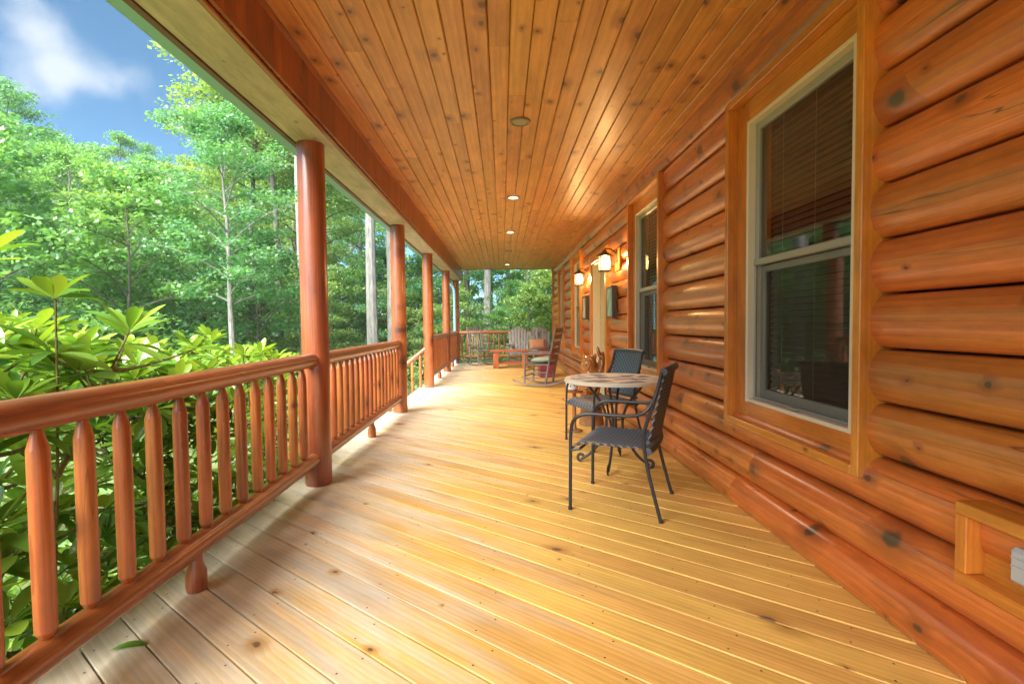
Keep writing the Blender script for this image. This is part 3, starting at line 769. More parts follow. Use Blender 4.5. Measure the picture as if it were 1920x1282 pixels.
# ----------------------------------------------------------------------------- railings
def baluster_mesh(h, r=.0285):
    mb = MB()
    mb.lathe([(.013, 0), (.015, .034), (r * .62, .037), (r * .985, .058), (r * 1.0, .075), (r * 1.03, h * .45), (r, h - .105), (r * .97, h - .098), (r * .50, h - .046), (.013, h - .036), (.013, h)], 20)
    return mb.mesh('baluster', M['baluster'], angle=21)
ZT, ZL, RT, RL = .945, .205, .053, .050
bal_h = ZT - ZL - .02
bme_ = baluster_mesh(bal_h)
def railing(label, y0, y1, first=None, foot=True, n=None):
    rl = empty('porch_railing', (X_POST, (y0 + y1) / 2, 0)); tag(rl, label, 'railing', 'log railings along the porch edge')
    L_ = y1 - y0
    for nm, z, r, mat in (('top_rail', ZT, RT, M['rail']), ('bottom_rail', ZL, RL, M['rail'])):
        mb = MB(); m_ = 14
        pts = [(0, -L_ / 2 + L_ * i / m_, z + .003 * mnoise.noise(Vector((i * .9, y0, z)))) for i in range(m_ + 1)]
        rs = [r * (1 + .03 * mnoise.noise(Vector((i * .7 + 9, y0, z)))) for i in range(m_ + 1)]
        mb.tube(pts, rs, 20); mb.build(nm, mat, rl)
    pos = []
    if first is None:
        k = int(round((L_ - .12) / .165)); st = (L_ - .12) / k
        pos = [-L_ / 2 + .06 + st * (i + .5) for i in range(k)]
    else:
        y = first
        while y < y1 - .05:
            if y > y0 + .02: pos.append(y - (y0 + y1) / 2)
            y += .1635
    for p in pos:
        o = link('baluster', bme_, rl, (0, p, ZL + .012), (0, 0, random.uniform(0, 6)))
    if foot:
        fm = MB(); fm.lathe([(.040, .002), (.044, .02), (.044, .085), (.028, .13), (.028, .17)], 14)
        fm.build('support_foot', M['post'], rl, (0, foot, 0))
    return rl
railing('near log railing ending at the big post, shrub behind it', -2.3, POST_Y[1] - .06, 1.502 - .1635 * 22, foot=2.23 - (POST_Y[1] - .06 - 2.3) / 2)
railing('log railing between the two posts before the steps', POST_Y[1] + .06, POST_Y[2] - .06, foot=.02)
railing('log railing beyond the steps', POST_Y[3] + .06, POST_Y[4] - .06, foot=.02)
railing('last log railing before the far corner, beside the slat-back rocker', POST_Y[4] + .06, POST_Y[5] - .06, foot=.02)
# end railing across the porch
er = empty('porch_railing', (0.06, 15.2, 0)); tag(er, 'log railing across the far end behind the bench', 'railing', 'log railings along the porch edge')
for nm, z, r in (('top_rail', ZT, .05), ('bottom_rail', ZL, .047)):
    mb = MB(); mb.tube([(-1.42, 0, z), (-.5, 0, z + .004), (.6, 0, z - .003), (1.42, 0, z)], r, 16); mb.build(nm, M['railx'], er)
for i in range(17): link('baluster', bme_, er, (-1.30 + i * .163, 0, ZL + .012), (0, 0, i))

# ----------------------------------------------------------------------------- steps with their rails
st = empty('porch_steps', (-1.6, (POST_Y[2] + POST_Y[3]) / 2, 0)); tag(st, 'wooden steps leading down from the porch between two posts', 'steps')
hw = (POST_Y[3] - POST_Y[2]) / 2 - .12
for i in range(5):
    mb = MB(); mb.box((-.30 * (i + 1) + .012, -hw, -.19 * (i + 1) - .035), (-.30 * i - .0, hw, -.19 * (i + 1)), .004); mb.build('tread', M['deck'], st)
for s_ in (-1, 1):
    mb = MB(); mb.prism([(0, -.25), (0, -.04), (-1.55, -1.02), (-1.55, -1.25)], s_ * hw - .02, s_ * hw + .02); mb.build('stringer', M['beam'], st, smooth=False)
for s_, lab in ((1, 'sloping log handrail on the far side of the steps'), (-1, 'sloping log handrail on the near side of the steps')):
    yy = POST_Y[3] - .03 if s_ > 0 else POST_Y[2] + .03
    sr = empty('stair_rail', (-1.45, yy, 0)); tag(sr, lab, 'railing', 'sloping stair railings')
    tl_ = Vector((-1.0, 0, -.80)).normalized()
    for nm, z, r in (('top_rail', .77, .045), ('bottom_rail', .06, .042)):
        mb = MB(); p0 = Vector((.02, 0, z)); mb.tube([p0, p0 + tl_ * .8, p0 + tl_ * 2.0], r, 14); mb.build(nm, M['railx'], sr)
    for i in range(10):
        xx = -.12 - i * .155
        link('baluster', bme_, sr, (xx, 0, .06 + .8 * (xx)), (0, 0, i))
    mb = MB(); mb.lathe([(.06, 0), (.06, 1.35), (.03, 1.40)], 16); mb.build('newel_post', M['post'], sr, (-1.62, 0, -1.45 - .05))

# ----------------------------------------------------------------------------- wall lamps and pictures
def lantern(x_, y_, z_, label, power):
    L0 = empty('wall_lantern', (x_, y_, z_)); tag(L0, label, 'wall lamp', 'lit lanterns beside the door')
    mb = MB(); mb.box((.06, -.12, -.12), (.14, .12, .17), .008); mb.build('mounting_block', M['casing'], L0)
    mb = MB(); mb.box((.045, -.045, -.02), (.06, .045, .15), .004); mb.tube(smooth_path([(.05, 0, .10), (-.02, 0, .155), (-.09, 0, .16), (-.10, 0, .13)]), .008, 8); mb.build('bracket', M['bronze'], L0)
    mb = MB(); mb.lathe([(.003, .15), (.02, .145), (.035, .12), (.105, .075), (.112, .065), (.10, .06)], 4, (-.10, 0, 0)); 
    cap = mb.build('roof_cap', M['bronze'], L0)
    mb = MB()
    for sx in (-1, 1):
        for sy in (-1, 1): mb.box((-.10 + sx * .062 - .006, sy * .062 - .006, -.115), (-.10 + sx * .062 + .006, sy * .062 + .006, .062))
    mb.box((-.172, -.072, -.130), (-.028, .072, -.1152), .003)
    mb.build('frame', M['bronze'], L0)
    mb = MB(); mb.box((-.157, -.057, -.114), (-.043, .057, .060)); mb.build('glass_panel', M['lamp_glass'], L0, smooth=False)
    ld = bpy.data.lights.new('lantern_light', 'POINT'); ld.energy = power; ld.color = (1, .68, .34); ld.shadow_soft_size = .035
    lo = bpy.data.objects.new('lantern_light', ld); COL.objects.link(lo); lo.parent = L0; lo.location = (-.10, 0, -.02)
    return L0
lantern(1.43, 6.33, 1.99, 'lit wall lantern between the second window and the door', 6.5)
lantern(1.46, 8.63, 1.99, 'lit wall lantern on the far side of the door', 6.5)

def picture(y_, z_, h, w, mat, label):
    P_ = empty('wall_picture', (1.47, y_, z_)); tag(P_, label, 'picture', 'framed pictures under the lanterns')
    mb = MB(); mb.box((-.035, -w / 2, -h / 2), (.03, -w / 2 + .03, h / 2), .003); mb.box((-.035, w / 2 - .03, -h / 2), (.03, w / 2, h / 2), .003)
    mb.box((-.0345, -w / 2 + .03, -h / 2), (.03, w / 2 - .03, -h / 2 + .03), .003); mb.box((-.0345, -w / 2 + .03, h / 2 - .03), (.03, w / 2 - .03, h / 2), .003); mb.build('frame', M['art_frame'], P_)
    mb = MB(); mb.box((-.028, -w / 2 + .0305, -h / 2 + .0305), (.02, w / 2 - .0305, h / 2 - .0305)); mb.build('picture_print', mat, P_, smooth=False)
picture(6.56, 1.475, .43, .36, M['art'], 'framed teal picture under the lantern beside the second window')
picture(8.60, 1.465, .41, .36, M['art_b'], 'framed cream picture under the lantern past the door')

# recessed ceiling lights
for i, (y_, on) in enumerate(((4.07, 0), (6.47, 1), (8.90, 1), (11.15, 0), (13.7, 1))):
    lab = ['unlit grey recessed fixture nearest the camera', 'lit recessed downlight nearest the unlit grey one', 'lit recessed downlight in the middle of the row', 'unlit recessed fixture between two lit ones', 'lit recessed downlight nearest the far end'][i]
    o = empty('ceiling_light', (.165, y_, Z_CEIL)); tag(o, lab, 'ceiling light', 'recessed lights along the ceiling')
    mb = MB()
    n = 24; prof = [(.085, -.001), (.083, -.012), (.066, -.014), (.062, -.004)]
    for r_, z in prof:
        for j in range(n): mb.v.append((r_ * math.cos(2 * math.pi * j / n), r_ * math.sin(2 * math.pi * j / n), z))
    for k in range(3):
        for j in range(n): mb.f.append((k * n + j, k * n + (j + 1) % n, (k + 1) * n + (j + 1) % n, (k + 1) * n + j)); mb.m.append(0)
    mb.build('trim_ring', M['brass'] if on else M['speaker'], o)
    mb = MB(); mb.lathe([(.061, -.010), (.055, -.008)], 20); mb.build('lens', M['lens_on'] if on else M['lens_off'], o)
    if on:
        ld = bpy.data.lights.new('downlight', 'SPOT'); ld.energy = 17; ld.spot_size = R(140); ld.spot_blend = .8; ld.color = (1, .80, .54); ld.shadow_soft_size = .07
        lo = bpy.data.objects.new('downlight', ld); COL.objects.link(lo); lo.parent = o; lo.location = (0, 0, -.03)
# ----------------------------------------------------------------------------- bistro table
bt = empty('bistro_table', (.935, 4.08, 0), R(20)); tag(bt, 'round bistro table with stone mosaic top on black curved iron legs', 'table')
TT, TR = .735, .415
mb = MB(); mb.lathe([(TR - .03, -.028), (TR, -.024), (TR + .004, -.012), (TR, -.002), (TR - .008, 0)], 56); mb.build('tabletop', M['grout'], bt, (0, 0, TT))
ts = .068; gap = .004
tb = MB(); tb.box((-ts / 2 + gap / 2, -ts / 2 + gap / 2, 0), (ts / 2 - gap / 2, ts / 2 - gap / 2, .0035), .0012)
tme = [tb.mesh('tile', M[k]) for k in ('tile_cream', 'tile_sand', 'tile_slate')]
hb2 = MB(); hb2.box((-ts + gap / 2, -ts / 2 + gap / 2, 0), (ts - gap / 2, ts / 2 - gap / 2, .0035), .0012)
hme = [hb2.mesh('tile', M[k]) for k in ('tile_cream', 'tile_sand', 'tile_slate')]
rt = random.Random(5)
for i in range(-6, 6):
    j = -6
    while j < 6:
        x0, y0 = (j + .5) * ts, (i + .5) * ts
        if max(math.hypot(x0 + sx * ts / 2, y0 + sy * ts / 2) for sx in (-1, 1) for sy in (-1, 1)) < TR - .045:
            wide = rt.random() < .3 and max(math.hypot(x0 + ts * 1.5, y0 + sy * ts / 2) for sy in (-1, 1)) < TR - .045
            q = rt.random(); k = 0 if q < .5 else (1 if q < .72 else 2)
            if wide: link('tile', hme[k], bt, (x0 + ts / 2, y0, TT)); j += 1
            else: link('tile', tme[k], bt, (x0, y0, TT))
        j += 1
# ring of border stones
nb = 28
for a_ in range(nb):
    a0, a1 = 2 * math.pi * a_ / nb + .006, 2 * math.pi * (a_ + 1) / nb - .006
    mb = MB(); r0, r1 = TR - .043, TR - .006
    poly = [(r0 * math.cos(a0), r0 * math.sin(a0)), (r1 * math.cos(a0), r1 * math.sin(a0)), (r1 * math.cos((a0 + a1) / 2), r1 * math.sin((a0 + a1) / 2)), (r1 * math.cos(a1), r1 * math.sin(a1)), (r0 * math.cos(a1), r0 * math.sin(a1))]
    mb.prism(poly, 0, .0035, axis='z'); mb.build('border_tile', M['tile_cream'], bt, (0, 0, TT), smooth=False)
lg = MB()
path = smooth_path([(.24, 0, TT - .035), (.20, 0, .64), (.115, 0, .53), (.070, 0, .40), (.085, 0, .26), (.19, 0, .10), (.285, 0, .028)], 5)
lg.tube(path, .0115, 8)
curl = [(.285 + (.036 - .0012 * i) * math.sin(t), 0, .044 - (.036 - .0012 * i) * math.cos(t)) for i, t in enumerate(np.linspace(.0, 4.9, 14))]
lg.tube(curl, .0065, 8, squash=2.0)
lme = lg.mesh('leg', M['iron'])
for i in range(4): link('leg', lme, bt, (0, 0, 0), (0, 0, i * math.pi / 2 + R(47)))
for z_, r_ in ((.40, .068), (TT - .04, .235)):
    mb = MB(); mb.tube([(r_ * math.cos(a), r_ * math.sin(a), z_) for a in np.linspace(0, 2 * math.pi, 28)], .007, 6, caps=False); mb.build('leg_ring', M['iron'], bt)

# ----------------------------------------------------------------------------- wicker armchairs
def weave(P00, P10, P01, P11, bulge, nu, nv_, amp=.0058, thick=.008):
    """woven sheet over a bilinear patch; bulge(u,v) -> offset vector"""
    P00, P10, P01, P11 = map(Vector, (P00, P10, P01, P11)); V = []; F = []
    for j in range(nv_ + 1):
        for i in range(nu + 1):
            u, v = i / nu, j / nv_
            p = (P00 * (1 - u) + P10 * u) * (1 - v) + (P01 * (1 - u) + P11 * u) * v + Vector(bulge(u, v))
            s_ = amp if (i + j) % 2 else -amp
            V.append((p, s_))
    W_ = nu + 1; out = []
    nrm = (P10 - P00).cross(P01 - P00).normalized()
    for side in (1, -1):
        for p, s_ in V: out.append(p + nrm * (s_ + side * thick / 2))
    n = len(V)
    for j in range(nv_):
        for i in range(nu):
            a_ = j * W_ + i; F.append((a_, a_ + 1, a_ + W_ + 1, a_ + W_)); F.append((n + a_, n + a_ + W_, n + a_ + W_ + 1, n + a_ + 1))
    for j in range(nv_):
        for i in (0, nu): a_ = j * W_ + i; F.append((a_, a_ + W_, n + a_ + W_, n + a_))
    for i in range(nu):
        for j in (0, nv_): a_ = j * W_ + i; F.append((a_, a_ + 1, n + a_ + 1, n + a_))
    return out, F
M['wicker_hi'] = plain('charcoal_wicker_painted_sheen', (.13, .17, .21), rough=.4, spec=.6)  # paler faces paint the weave's blue sheen into the colour, darker ones its holes
def paint_sheen(mb):
    for i in range(len(mb.f)): mb.m[i] = 1 if (i // 2 + (i // 2) // 20) % 2 else 0
def armchair(label):
    """local +X = forward; origin on the floor at the middle of the seat"""
    c = empty('patio_chair'); tag(c, label, 'chair', 'wicker armchairs at the bistro table')
    hw = .275
    for s_ in (-1, 1):
        mb = MB()
        fr = smooth_path([(.265, s_ * hw, .003), (.262, s_ * hw, .30), (.258, s_ * hw, .50), (.235, s_ * hw, .585), (.16, s_ * hw, .625), (.02, s_ * hw, .628), (-.13, s_ * (hw - .005), .632), (-.21, s_ * (hw - .02), .665), (-.265, s_ * (hw - .03), .76), (-.30, s_ * (hw - .035), .90)], 5)
        mb.tube(fr, .0115, 8); mb.build('arm_frame', M['iron'], c)
        mb = MB()
        rr_ = smooth_path([(-.30, s_ * hw, .003), (-.235, s_ * (hw - .008), .25), (-.205, s_ * (hw - .014), .40), (-.195, s_ * (hw - .018), .50), (-.215, s_ * (hw - .024), .60), (-.255, s_ * (hw - .03), .72), (-.288, s_ * (hw - .035), .84)], 5)
        mb.tube(rr_, .0115, 8); mb.build('rear_leg', M['iron'], c)
        mb = MB(); mb.lathe([(.0145, .0005), (.0145, .018)], 8, (.265, s_ * hw, 0)); mb.lathe([(.0145, .0005), (.0145, .018)], 8, (-.30, s_ * hw, 0)); mb.build('foot_cap', M['iron'], c)
    mb = MB(); mb.tube([(.20, -hw, .40), (.20, hw, .40)], .009, 6); mb.tube([(-.21, -hw + .01, .40), (-.21, hw - .01, .40)], .009, 6)
    mb.tube([(.258, -hw, .385), (.20, -hw, .40)], .008, 6); mb.tube([(.258, hw, .385), (.20, hw, .40)], .008, 6); mb.build('seat_rail', M['iron'], c)
    V, F = weave((-.215, -hw + .02, .435), (.275, -hw + .018, .435), (-.215, hw - .02, .435), (.275, hw - .018, .435),
                 lambda u, v: (0, 0, -.055 * max(0, (u - .78) / .22) ** 2 - .012 * math.sin(math.pi * v) * (1 - u) + .010 * max(0, .15 - u)), 20, 20)
    mb = MB(); mb.add(V, F); paint_sheen(mb); mb.tube(smooth_path([(-.222, -hw + .012, .42), (-.238, -.12, .418), (-.238, .12, .418), (-.222, hw - .012, .42)], 4), .024, 10); mb.build('woven_seat', [M['wicker'], M['wicker_hi']], c)
    V, F = weave((-.222, -hw + .03, .47), (-.222, hw - .03, .47), (-.312, -hw + .04, .90), (-.312, hw - .04, .90),
                 lambda u, v: (-.028 * math.sin(math.pi * u), 0, 0), 20, 18)
    mb = MB(); mb.add(V, F); paint_sheen(mb); mb.tube(smooth_path([(-.312, -hw + .028, .905), (-.338, -.12, .912), (-.338, .12, .912), (-.312, hw - .028, .905)], 4), .023, 10)
    mb.tube(smooth_path([(-.222, -hw + .02, .475), (-.246, -.1, .47), (-.246, .1, .47), (-.222, hw - .02, .475)], 4), .014, 8); mb.build('woven_back', [M['wicker'], M['wicker_hi']], c)
    return c
ch1 = armchair('black wicker armchair nearest the camera in front of the table')
ch1.location = (.785, 3.255, 0); ch1.rotation_euler = (0, 0, R(154.5))
ch2 = dup(ch1); ch2['label'] = 'black wicker armchair behind the table under the second window'
ch2.location = (.995, 4.86, 0); ch2.rotation_euler = (0, 0, R(200))

# ----------------------------------------------------------------------------- carved figure, stool, mug, magazine
def blob(name, mat, parts, parent, loc, vox=.012):
    bm = bmesh.new()
    for (c_, r_, rot) in parts:
        mtx = Matrix.Translation(c_) @ (Matrix.Rotation(rot[0], 4, 'X') @ Matrix.Rotation(rot[1], 4, 'Y') @ Matrix.Rotation(rot[2], 4, 'Z')) @ Matrix.Diagonal((*r_, 1))
        bmesh.ops.create_icosphere(bm, subdivisions=3, radius=1, matrix=mtx)
    me = bpy.data.meshes.new(name); bm.to_mesh(me); bm.free()
    o = link(name, me, parent, loc)
    md = o.modifiers.new('r', 'REMESH'); md.mode = 'VOXEL'; md.voxel_size = vox; md.use_smooth_shade = True
    ms = o.modifiers.new('s', 'SMOOTH'); ms.iterations = 3
    dg = bpy.context.evaluated_depsgraph_get(); me2 = bpy.data.meshes.new_from_object(o.evaluated_get(dg)); o.modifiers.clear(); o.data = me2
    me2.materials.clear(); me2.materials.append(mat)
    return o
def carved_mat():
    m, t, b = new_mat('carved_varnished_wood'); N = t.nodes; L = t.links
    tc_ = N.new('ShaderNodeTexCoord'); wv = N.new('ShaderNodeTexWave'); wv.inputs['Scale'].default_value = 16; wv.inputs['Distortion'].default_value = 7; wv.inputs['Detail'].default_value = 2; wv.inputs['Detail Scale'].default_value = 1.5
    wv.bands_direction = 'DIAGONAL'; L.new(tc_.outputs['Object'], wv.inputs['Vector'])
    sp = N.new('ShaderNodeSeparateXYZ'); L.new(tc_.outputs['Object'], sp.inputs[0])
    ns = N.new('ShaderNodeTexNoise'); ns.inputs['Scale'].default_value = 6; L.new(tc_.outputs['Object'], ns.inputs['Vector'])
    r_ = N.new('ShaderNodeValToRGB'); e = r_.color_ramp.elements; e[0].color = (.05, .018, .008, 1); e[1].color = (.55, .21, .04, 1); e[0].position = .12; e[1].position = .55
    ma = N.new('ShaderNodeMath'); ma.operation = 'MULTIPLY_ADD'; ma.inputs[1].default_value = .4; L.new(wv.outputs['Fac'], ma.inputs[0])
    m2 = N.new('ShaderNodeMath'); m2.operation = 'MULTIPLY_ADD'; m2.inputs[1].default_value = -1.6; m2.inputs[2].default_value = .32; L.new(sp.outputs[0], m2.inputs[0])
    m3 = N.new('ShaderNodeMath'); m3.operation = 'MULTIPLY_ADD'; m3.inputs[1].default_value = .35; L.new(ns.outputs['Fac'], m3.inputs[0]); L.new(m2.outputs[0], m3.inputs[2])
    L.new(m3.outputs[0], ma.inputs[2]); L.new(ma.outputs[0], r_.inputs[0]); L.new(r_.outputs[0], b.inputs['Base Color'])
    b.inputs['Roughness'].default_value = .25; b.inputs['Coat Weight'].default_value = .8; b.inputs['Coat Roughness'].default_value = .1
    bp = N.new('ShaderNodeBump'); bp.inputs['Strength'].default_value = .8; bp.inputs['Distance'].default_value = .015; L.new(wv.outputs['Fac'], bp.inputs['Height']); L.new(bp.outputs[0], b.inputs['Normal'])
    return m
M['carved'] = carved_mat()
cf = empty('carved_figure', (1.05, 5.78, 0), R(-6)); tag(cf, 'glossy orange and dark brown carved wooden animal on a stump, behind the far armchair', 'carving')
mb = MB(); mb.lathe([(.15, .002), (.145, .05), (.125, .2), (.13, .34), (.12, .37)], 18); mb.build('stump', M['stump'], cf)
blob('body', M['carved'], [((0, 0, .52), (.125, .12, .20), (0, 0, 0)), ((-.03, -.02, .72), (.095, .10, .11), (0, 0, 0)), ((-.075, -.04, .70), (.05, .05, .04), (0, 0, 0)),
                          ((-.07, .06, .81), (.026, .02, .035), (0, 0, 0)), ((.04, -.05, .81), (.026, .02, .035), (0, 0, 0)),
                          ((.11, .02, .64), (.045, .10, .23), (0, R(8), 0)), ((.085, .0, .86), (.022, .05, .07), (0, R(-10), 0)),
                          ((-.105, -.03, .50), (.04, .045, .15), (0, R(10), 0)), ((-.05, -.09, .42), (.06, .06, .07), (0, 0, 0)), ((.05, -.10, .46), (.05, .055, .11), (0, 0, 0))], cf, (0, 0, 0))
sl = empty('side_stool', (.79, 5.40, 0), R(12)); tag(sl, 'small round pine stand with a lower shelf under the white mug', 'stool')
mb = MB(); mb.lathe([(.088, 0), (.095, .004), (.095, .020), (.090, .024)], 20); mb.build('top', M['table_wood'], sl, (0, 0, .438))
mb = MB(); mb.box((-.115, -.10, .345), (.115, .10, .360), .004); mb.build('shelf', M['table_wood'], sl)
mb = MB(); mb.lathe([(.022, .30), (.020, .344)], 10); mb.lathe([(.022, .361), (.022, .4375)], 10); mb.lathe([(.09, .002), (.085, .02), (.03, .035), (.022, .08), (.022, .30)], 14); mb.build('pedestal', M['stump'], sl)
mg = empty('mug', (.765, 5.40, .4625)); tag(mg, 'white mug with small blue print standing on a small stand just left of the tabletop', 'mug')
mb = MB(); mb.lathe([(.048, 0), (.062, .008), (.066, .05), (.067, .14), (.063, .14), (.060, .02), (.0, .016)], 24, caps=False); mb.lathe([(.0, 0.0005), (.048, 0.0005)], 24, caps=False); mb.build('bowl', M['mug'], mg)
mb = MB(); mb.tube(smooth_path([(.064, 0, .115), (.105, 0, .11), (.112, 0, .065), (.066, 0, .035)]), .008, 8); mb.build('handle', M['mug'], mg, rot=(0, 0, R(20)))
mb = MB()
for a_, z_, w_2 in ((-100, .085, .016), (-128, .10, .011), (-112, .05, .009), (-75, .06, .010)):
    an = R(a_); ct = Vector((.0668 * math.cos(an), .0668 * math.sin(an), z_)); tg = Vector((-math.sin(an), math.cos(an), 0)); up_ = Vector((0, 0, 1)); rd_ = Vector((math.cos(an), math.sin(an), 0))
    mb.add([ct + rd_ * .0012 + tg * w_2 * math.cos(t) - rd_ * (w_2 * math.cos(t)) ** 2 / .13 + up_ * w_2 * 1.3 * math.sin(t) for t in np.linspace(0, 2 * math.pi, 9)[:-1]], [tuple(range(8))])
mb.build('blue_print', M['mugblue'], mg, smooth=False)
mz = empty('magazine', (.79, 5.31, .361), R(12)); tag(mz, 'white and red magazine lying on the shelf below the mug', 'magazine')
mb = MB(); mb.box((-.105, -.07, 0), (.115, .06, .012), .002); mb.build('pages', M['paper'], mz)
mb = MB(); mb.box((-.10, -.066, .0122), (.112, -.045, .0132)); mb.box((-.06, .02, .0122), (.09, .05, .0132)); mb.build('cover_print', M['red'], mz, smooth=False)

# ----------------------------------------------------------------------------- rocking chairs
def rocker(label, ladder):
    """local +X forward; rockers touch the floor below the seat"""
    c = empty('rocking_chair'); tag(c, label, 'rocking chair', 'rocking chairs at the far end')
    hw = .27; Rr = 1.35
    for s_ in (-1, 1):
        mb = MB(); pts = [(x_, s_ * hw, Rr - math.sqrt(Rr * Rr - x_ * x_) + .024) for x_ in np.linspace(-.58, .50, 14)]
        mb.tube(pts, .023, 8, squash=.7); mb.build('runner', M['rocker'], c)
        mb = MB(); mb.tube(smooth_path([(.25, s_ * hw, .06), (.24, s_ * hw, .40), (.23, s_ * hw, .62)], 4), [.02] * 4 + [.024] * 4 + [.019], 8); mb.build('front_leg', M['rocker'], c)
        mb = MB(); mb.tube([(-.16, s_ * (hw - .02), .05), (-.22, s_ * (hw - .02), .40), (-.30, s_ * (hw - .02), .80), (-.37, s_ * (hw - .02), 1.13)], [.022, .023, .021, .016], 8); mb.build('back_post', M['rocker'], c)
        mb = MB(); mb.box((-.27, s_ * hw - .045, .622), (.30, s_ * hw + .045, .645), .006); mb.build('armrest', M['rocker'], c)
    for z_ in (.20, .30):
        mb = MB(); mb.tube([(.247, -hw, z_), (.247, hw, z_)], .012, 6); mb.build('rung', M['rocker'], c)
        for s_ in (-1, 1): mb = MB(); mb.tube([(.247, s_ * hw, z_ - .03), (-.19, s_ * (hw - .02), z_ - .03)], .012, 6); mb.build('rung', M['rocker'], c)
    mb = MB(); mb.box((-.22, -hw + .01, .405), (.27, hw - .01, .43), .008)
    for k in range(6): mb.box((-.21 + k * .08, -hw + .012, .4305), (-.14 + k * .08, hw - .012, .438), .002)
    mb.build('seat', M['rocker'], c)
    f = lambda z_: -.22 - (z_ - .40) * .205
    if ladder:
        for z_ in (.55, .68, .81, .94, 1.06):
            mb = MB(); V = []; n = 8
            for i in range(n + 1):
                yv = -hw + .03 + (2 * hw - .06) * i / n; bx = f(z_) - .03 * math.sin(math.pi * i / n); hz = .04 + .012 * math.sin(math.pi * i / n)
                V += [(bx - .006, yv, z_ - .036), (bx + .006, yv, z_ - .036), (bx + .006 - .02, yv, z_ + hz), (bx - .006 - .02, yv, z_ + hz)]
            F = [tuple(reversed((0, 1, 2, 3))), tuple(n * 4 + q for q in range(4))]
            for i in range(n):
                for q in range(4): F.append((i * 4 + q, i * 4 + (q + 1) % 4, (i + 1) * 4 + (q + 1) % 4, (i + 1) * 4 + q))
            mb.add(V, F); mb.build('back_slat', M['rocker'], c)
    else:
        for z_ in (.50, 1.07):
            mb = MB(); mb.box((f(z_) - .015, -hw + .03, z_ - .03), (f(z_) + .015, hw - .03, z_ + .03), .006); mb.build('back_rail', M['rocker'], c)
        for k in range(6):
            yv = -hw + .075 + k * .078
            mb = MB(); mb.tube([(f(.52), yv, .52), (f(1.05), yv, 1.05)], .020, 6, squash=.45); mb.build('back_slat', M['rocker'], c)
    return c
ra = rocker('dark ladder-back rocking chair with a sage cushion on its seat, near the wall', True)
ra.location = (.75, 9.50, 0); ra.rotation_euler = (0, 0, R(158))
rb = rocker('slat-back rocking chair in the far corner by the railing', False)
rb.location = (-.62, 14.35, 0); rb.rotation_euler = (0, 0, R(-52))
def pillow(name, mat, label, cat, loc, size, rot):
    bm = bmesh.new(); bmesh.ops.create_cube(bm, size=2)
    bmesh.ops.subdivide_edges(bm, edges=bm.edges[:], cuts=7, use_grid_fill=True)
    for v in bm.verts:
        x_, y_, z_ = v.co; k = (1 - abs(x_) ** 3.5) * (1 - abs(y_) ** 3.5)
        wr = 1 + .10 * mnoise.noise(Vector((x_ * 2, y_ * 2, z_ + loc[0] * 9)))
        v.co = Vector((x_ * size[0] * (1 - .05 * (1 - abs(y_))), y_ * size[1] * (1 - .05 * (1 - abs(x_))), z_ * size[2] * (.12 + .88 * max(0, k) ** .5) * wr))
    for f_ in bm.faces: f_.smooth = True
    me = bpy.data.meshes.new(name); bm.to_mesh(me); bm.free(); me.materials.append(mat)
    return tag(link(name, me, None, loc, rot), label, cat)
pillow('seat_cushion', M['cushion'], 'pale sage cushion lying on the ladder-back rocking chair', 'cushion', (.81, 9.47, .505), (.21, .20, .062), (R(3), R(6), R(158)))
mx_ = empty('storage_box', (.98, 11.0, 0), R(6)); tag(mx_, 'maroon storage box on the floor behind the ladder-back rocker', 'box')
mb = MB(); mb.box((-.16, -.16, .003), (.16, .16, .56), .01); mb.build('body', M['maroon'], mx_)
mb = MB(); mb.box((-.17, -.17, .561), (.17, .17, .61), .012); mb.build('lid', M['maroon'], mx_)
mb = MB(); mb.box((-.05, -.178, .44), (.05, -.161, .47), .004); mb.build('handle', M['grey_plastic'], mx_)

# ----------------------------------------------------------------------------- fan-back bench
M['grey_x'] = wood('weathered_board', 'X', (.38, .39, .41), (.25, .255, .27), knot_amt=.15, rough=.6, coat=.0, vary=.10)
bn = empty('fan_back_bench', (.80, 14.35, 0)); tag(bn, 'weathered grey bench with two fan-shaped slatted backs', 'bench')
for sx in (-1, 1):
    for k in range(7):
        q = (k - 3) / 3; h = .68 - .13 * q * q; x0 = sx * .31 + q * .235; x1 = sx * .31 + q * .275
        mb = MB(); w2 = .036; d0, d1 = .10, .30
        zt = .42 + h
        V = [(x0 - w2 * .8, d0 - .018, .40), (x0 + w2 * .8, d0 - .018, .40), (x0 + w2 * .8, d0, .40), (x0 - w2 * .8, d0, .40)]
        zz = zt - .012; V += [(x1 - w2, d1 - .018, zz), (x1 + w2, d1 - .018, zz), (x1 + w2, d1, zz), (x1 - w2, d1, zz)]
        V += [(x1 - w2 * .6, d1 - .014, zt), (x1 + w2 * .6, d1 - .014, zt), (x1 + w2 * .6, d1 + .004, zt), (x1 - w2 * .6, d1 + .004, zt)]
        F = [(0, 3, 2, 1), (8, 9, 10, 11)]
        for b0 in (0, 4): F += [(b0 + q_, b0 + (q_ + 1) % 4, b0 + 4 + (q_ + 1) % 4, b0 + 4 + q_) for q_ in range(4)]
        mb.add(V, F); mb.build('back_slat', M['grey_wood'], bn, smooth=False)
for k in range(6):
    mb = MB(); mb.box((-.60, -.40 + k * .088, .395 + .006 * (5 - k)), (.60, -.32 + k * .088, .415 + .006 * (5 - k)), .004); mb.build('seat_slat', M['grey_x'], bn)
for z_, yv in ((.52, .165), (.86, .275)): mb = MB(); mb.box((-.60, yv, z_ - .03), (.60, yv + .022, z_ + .03), .003); mb.build('back_brace', M['grey_wood'], bn)
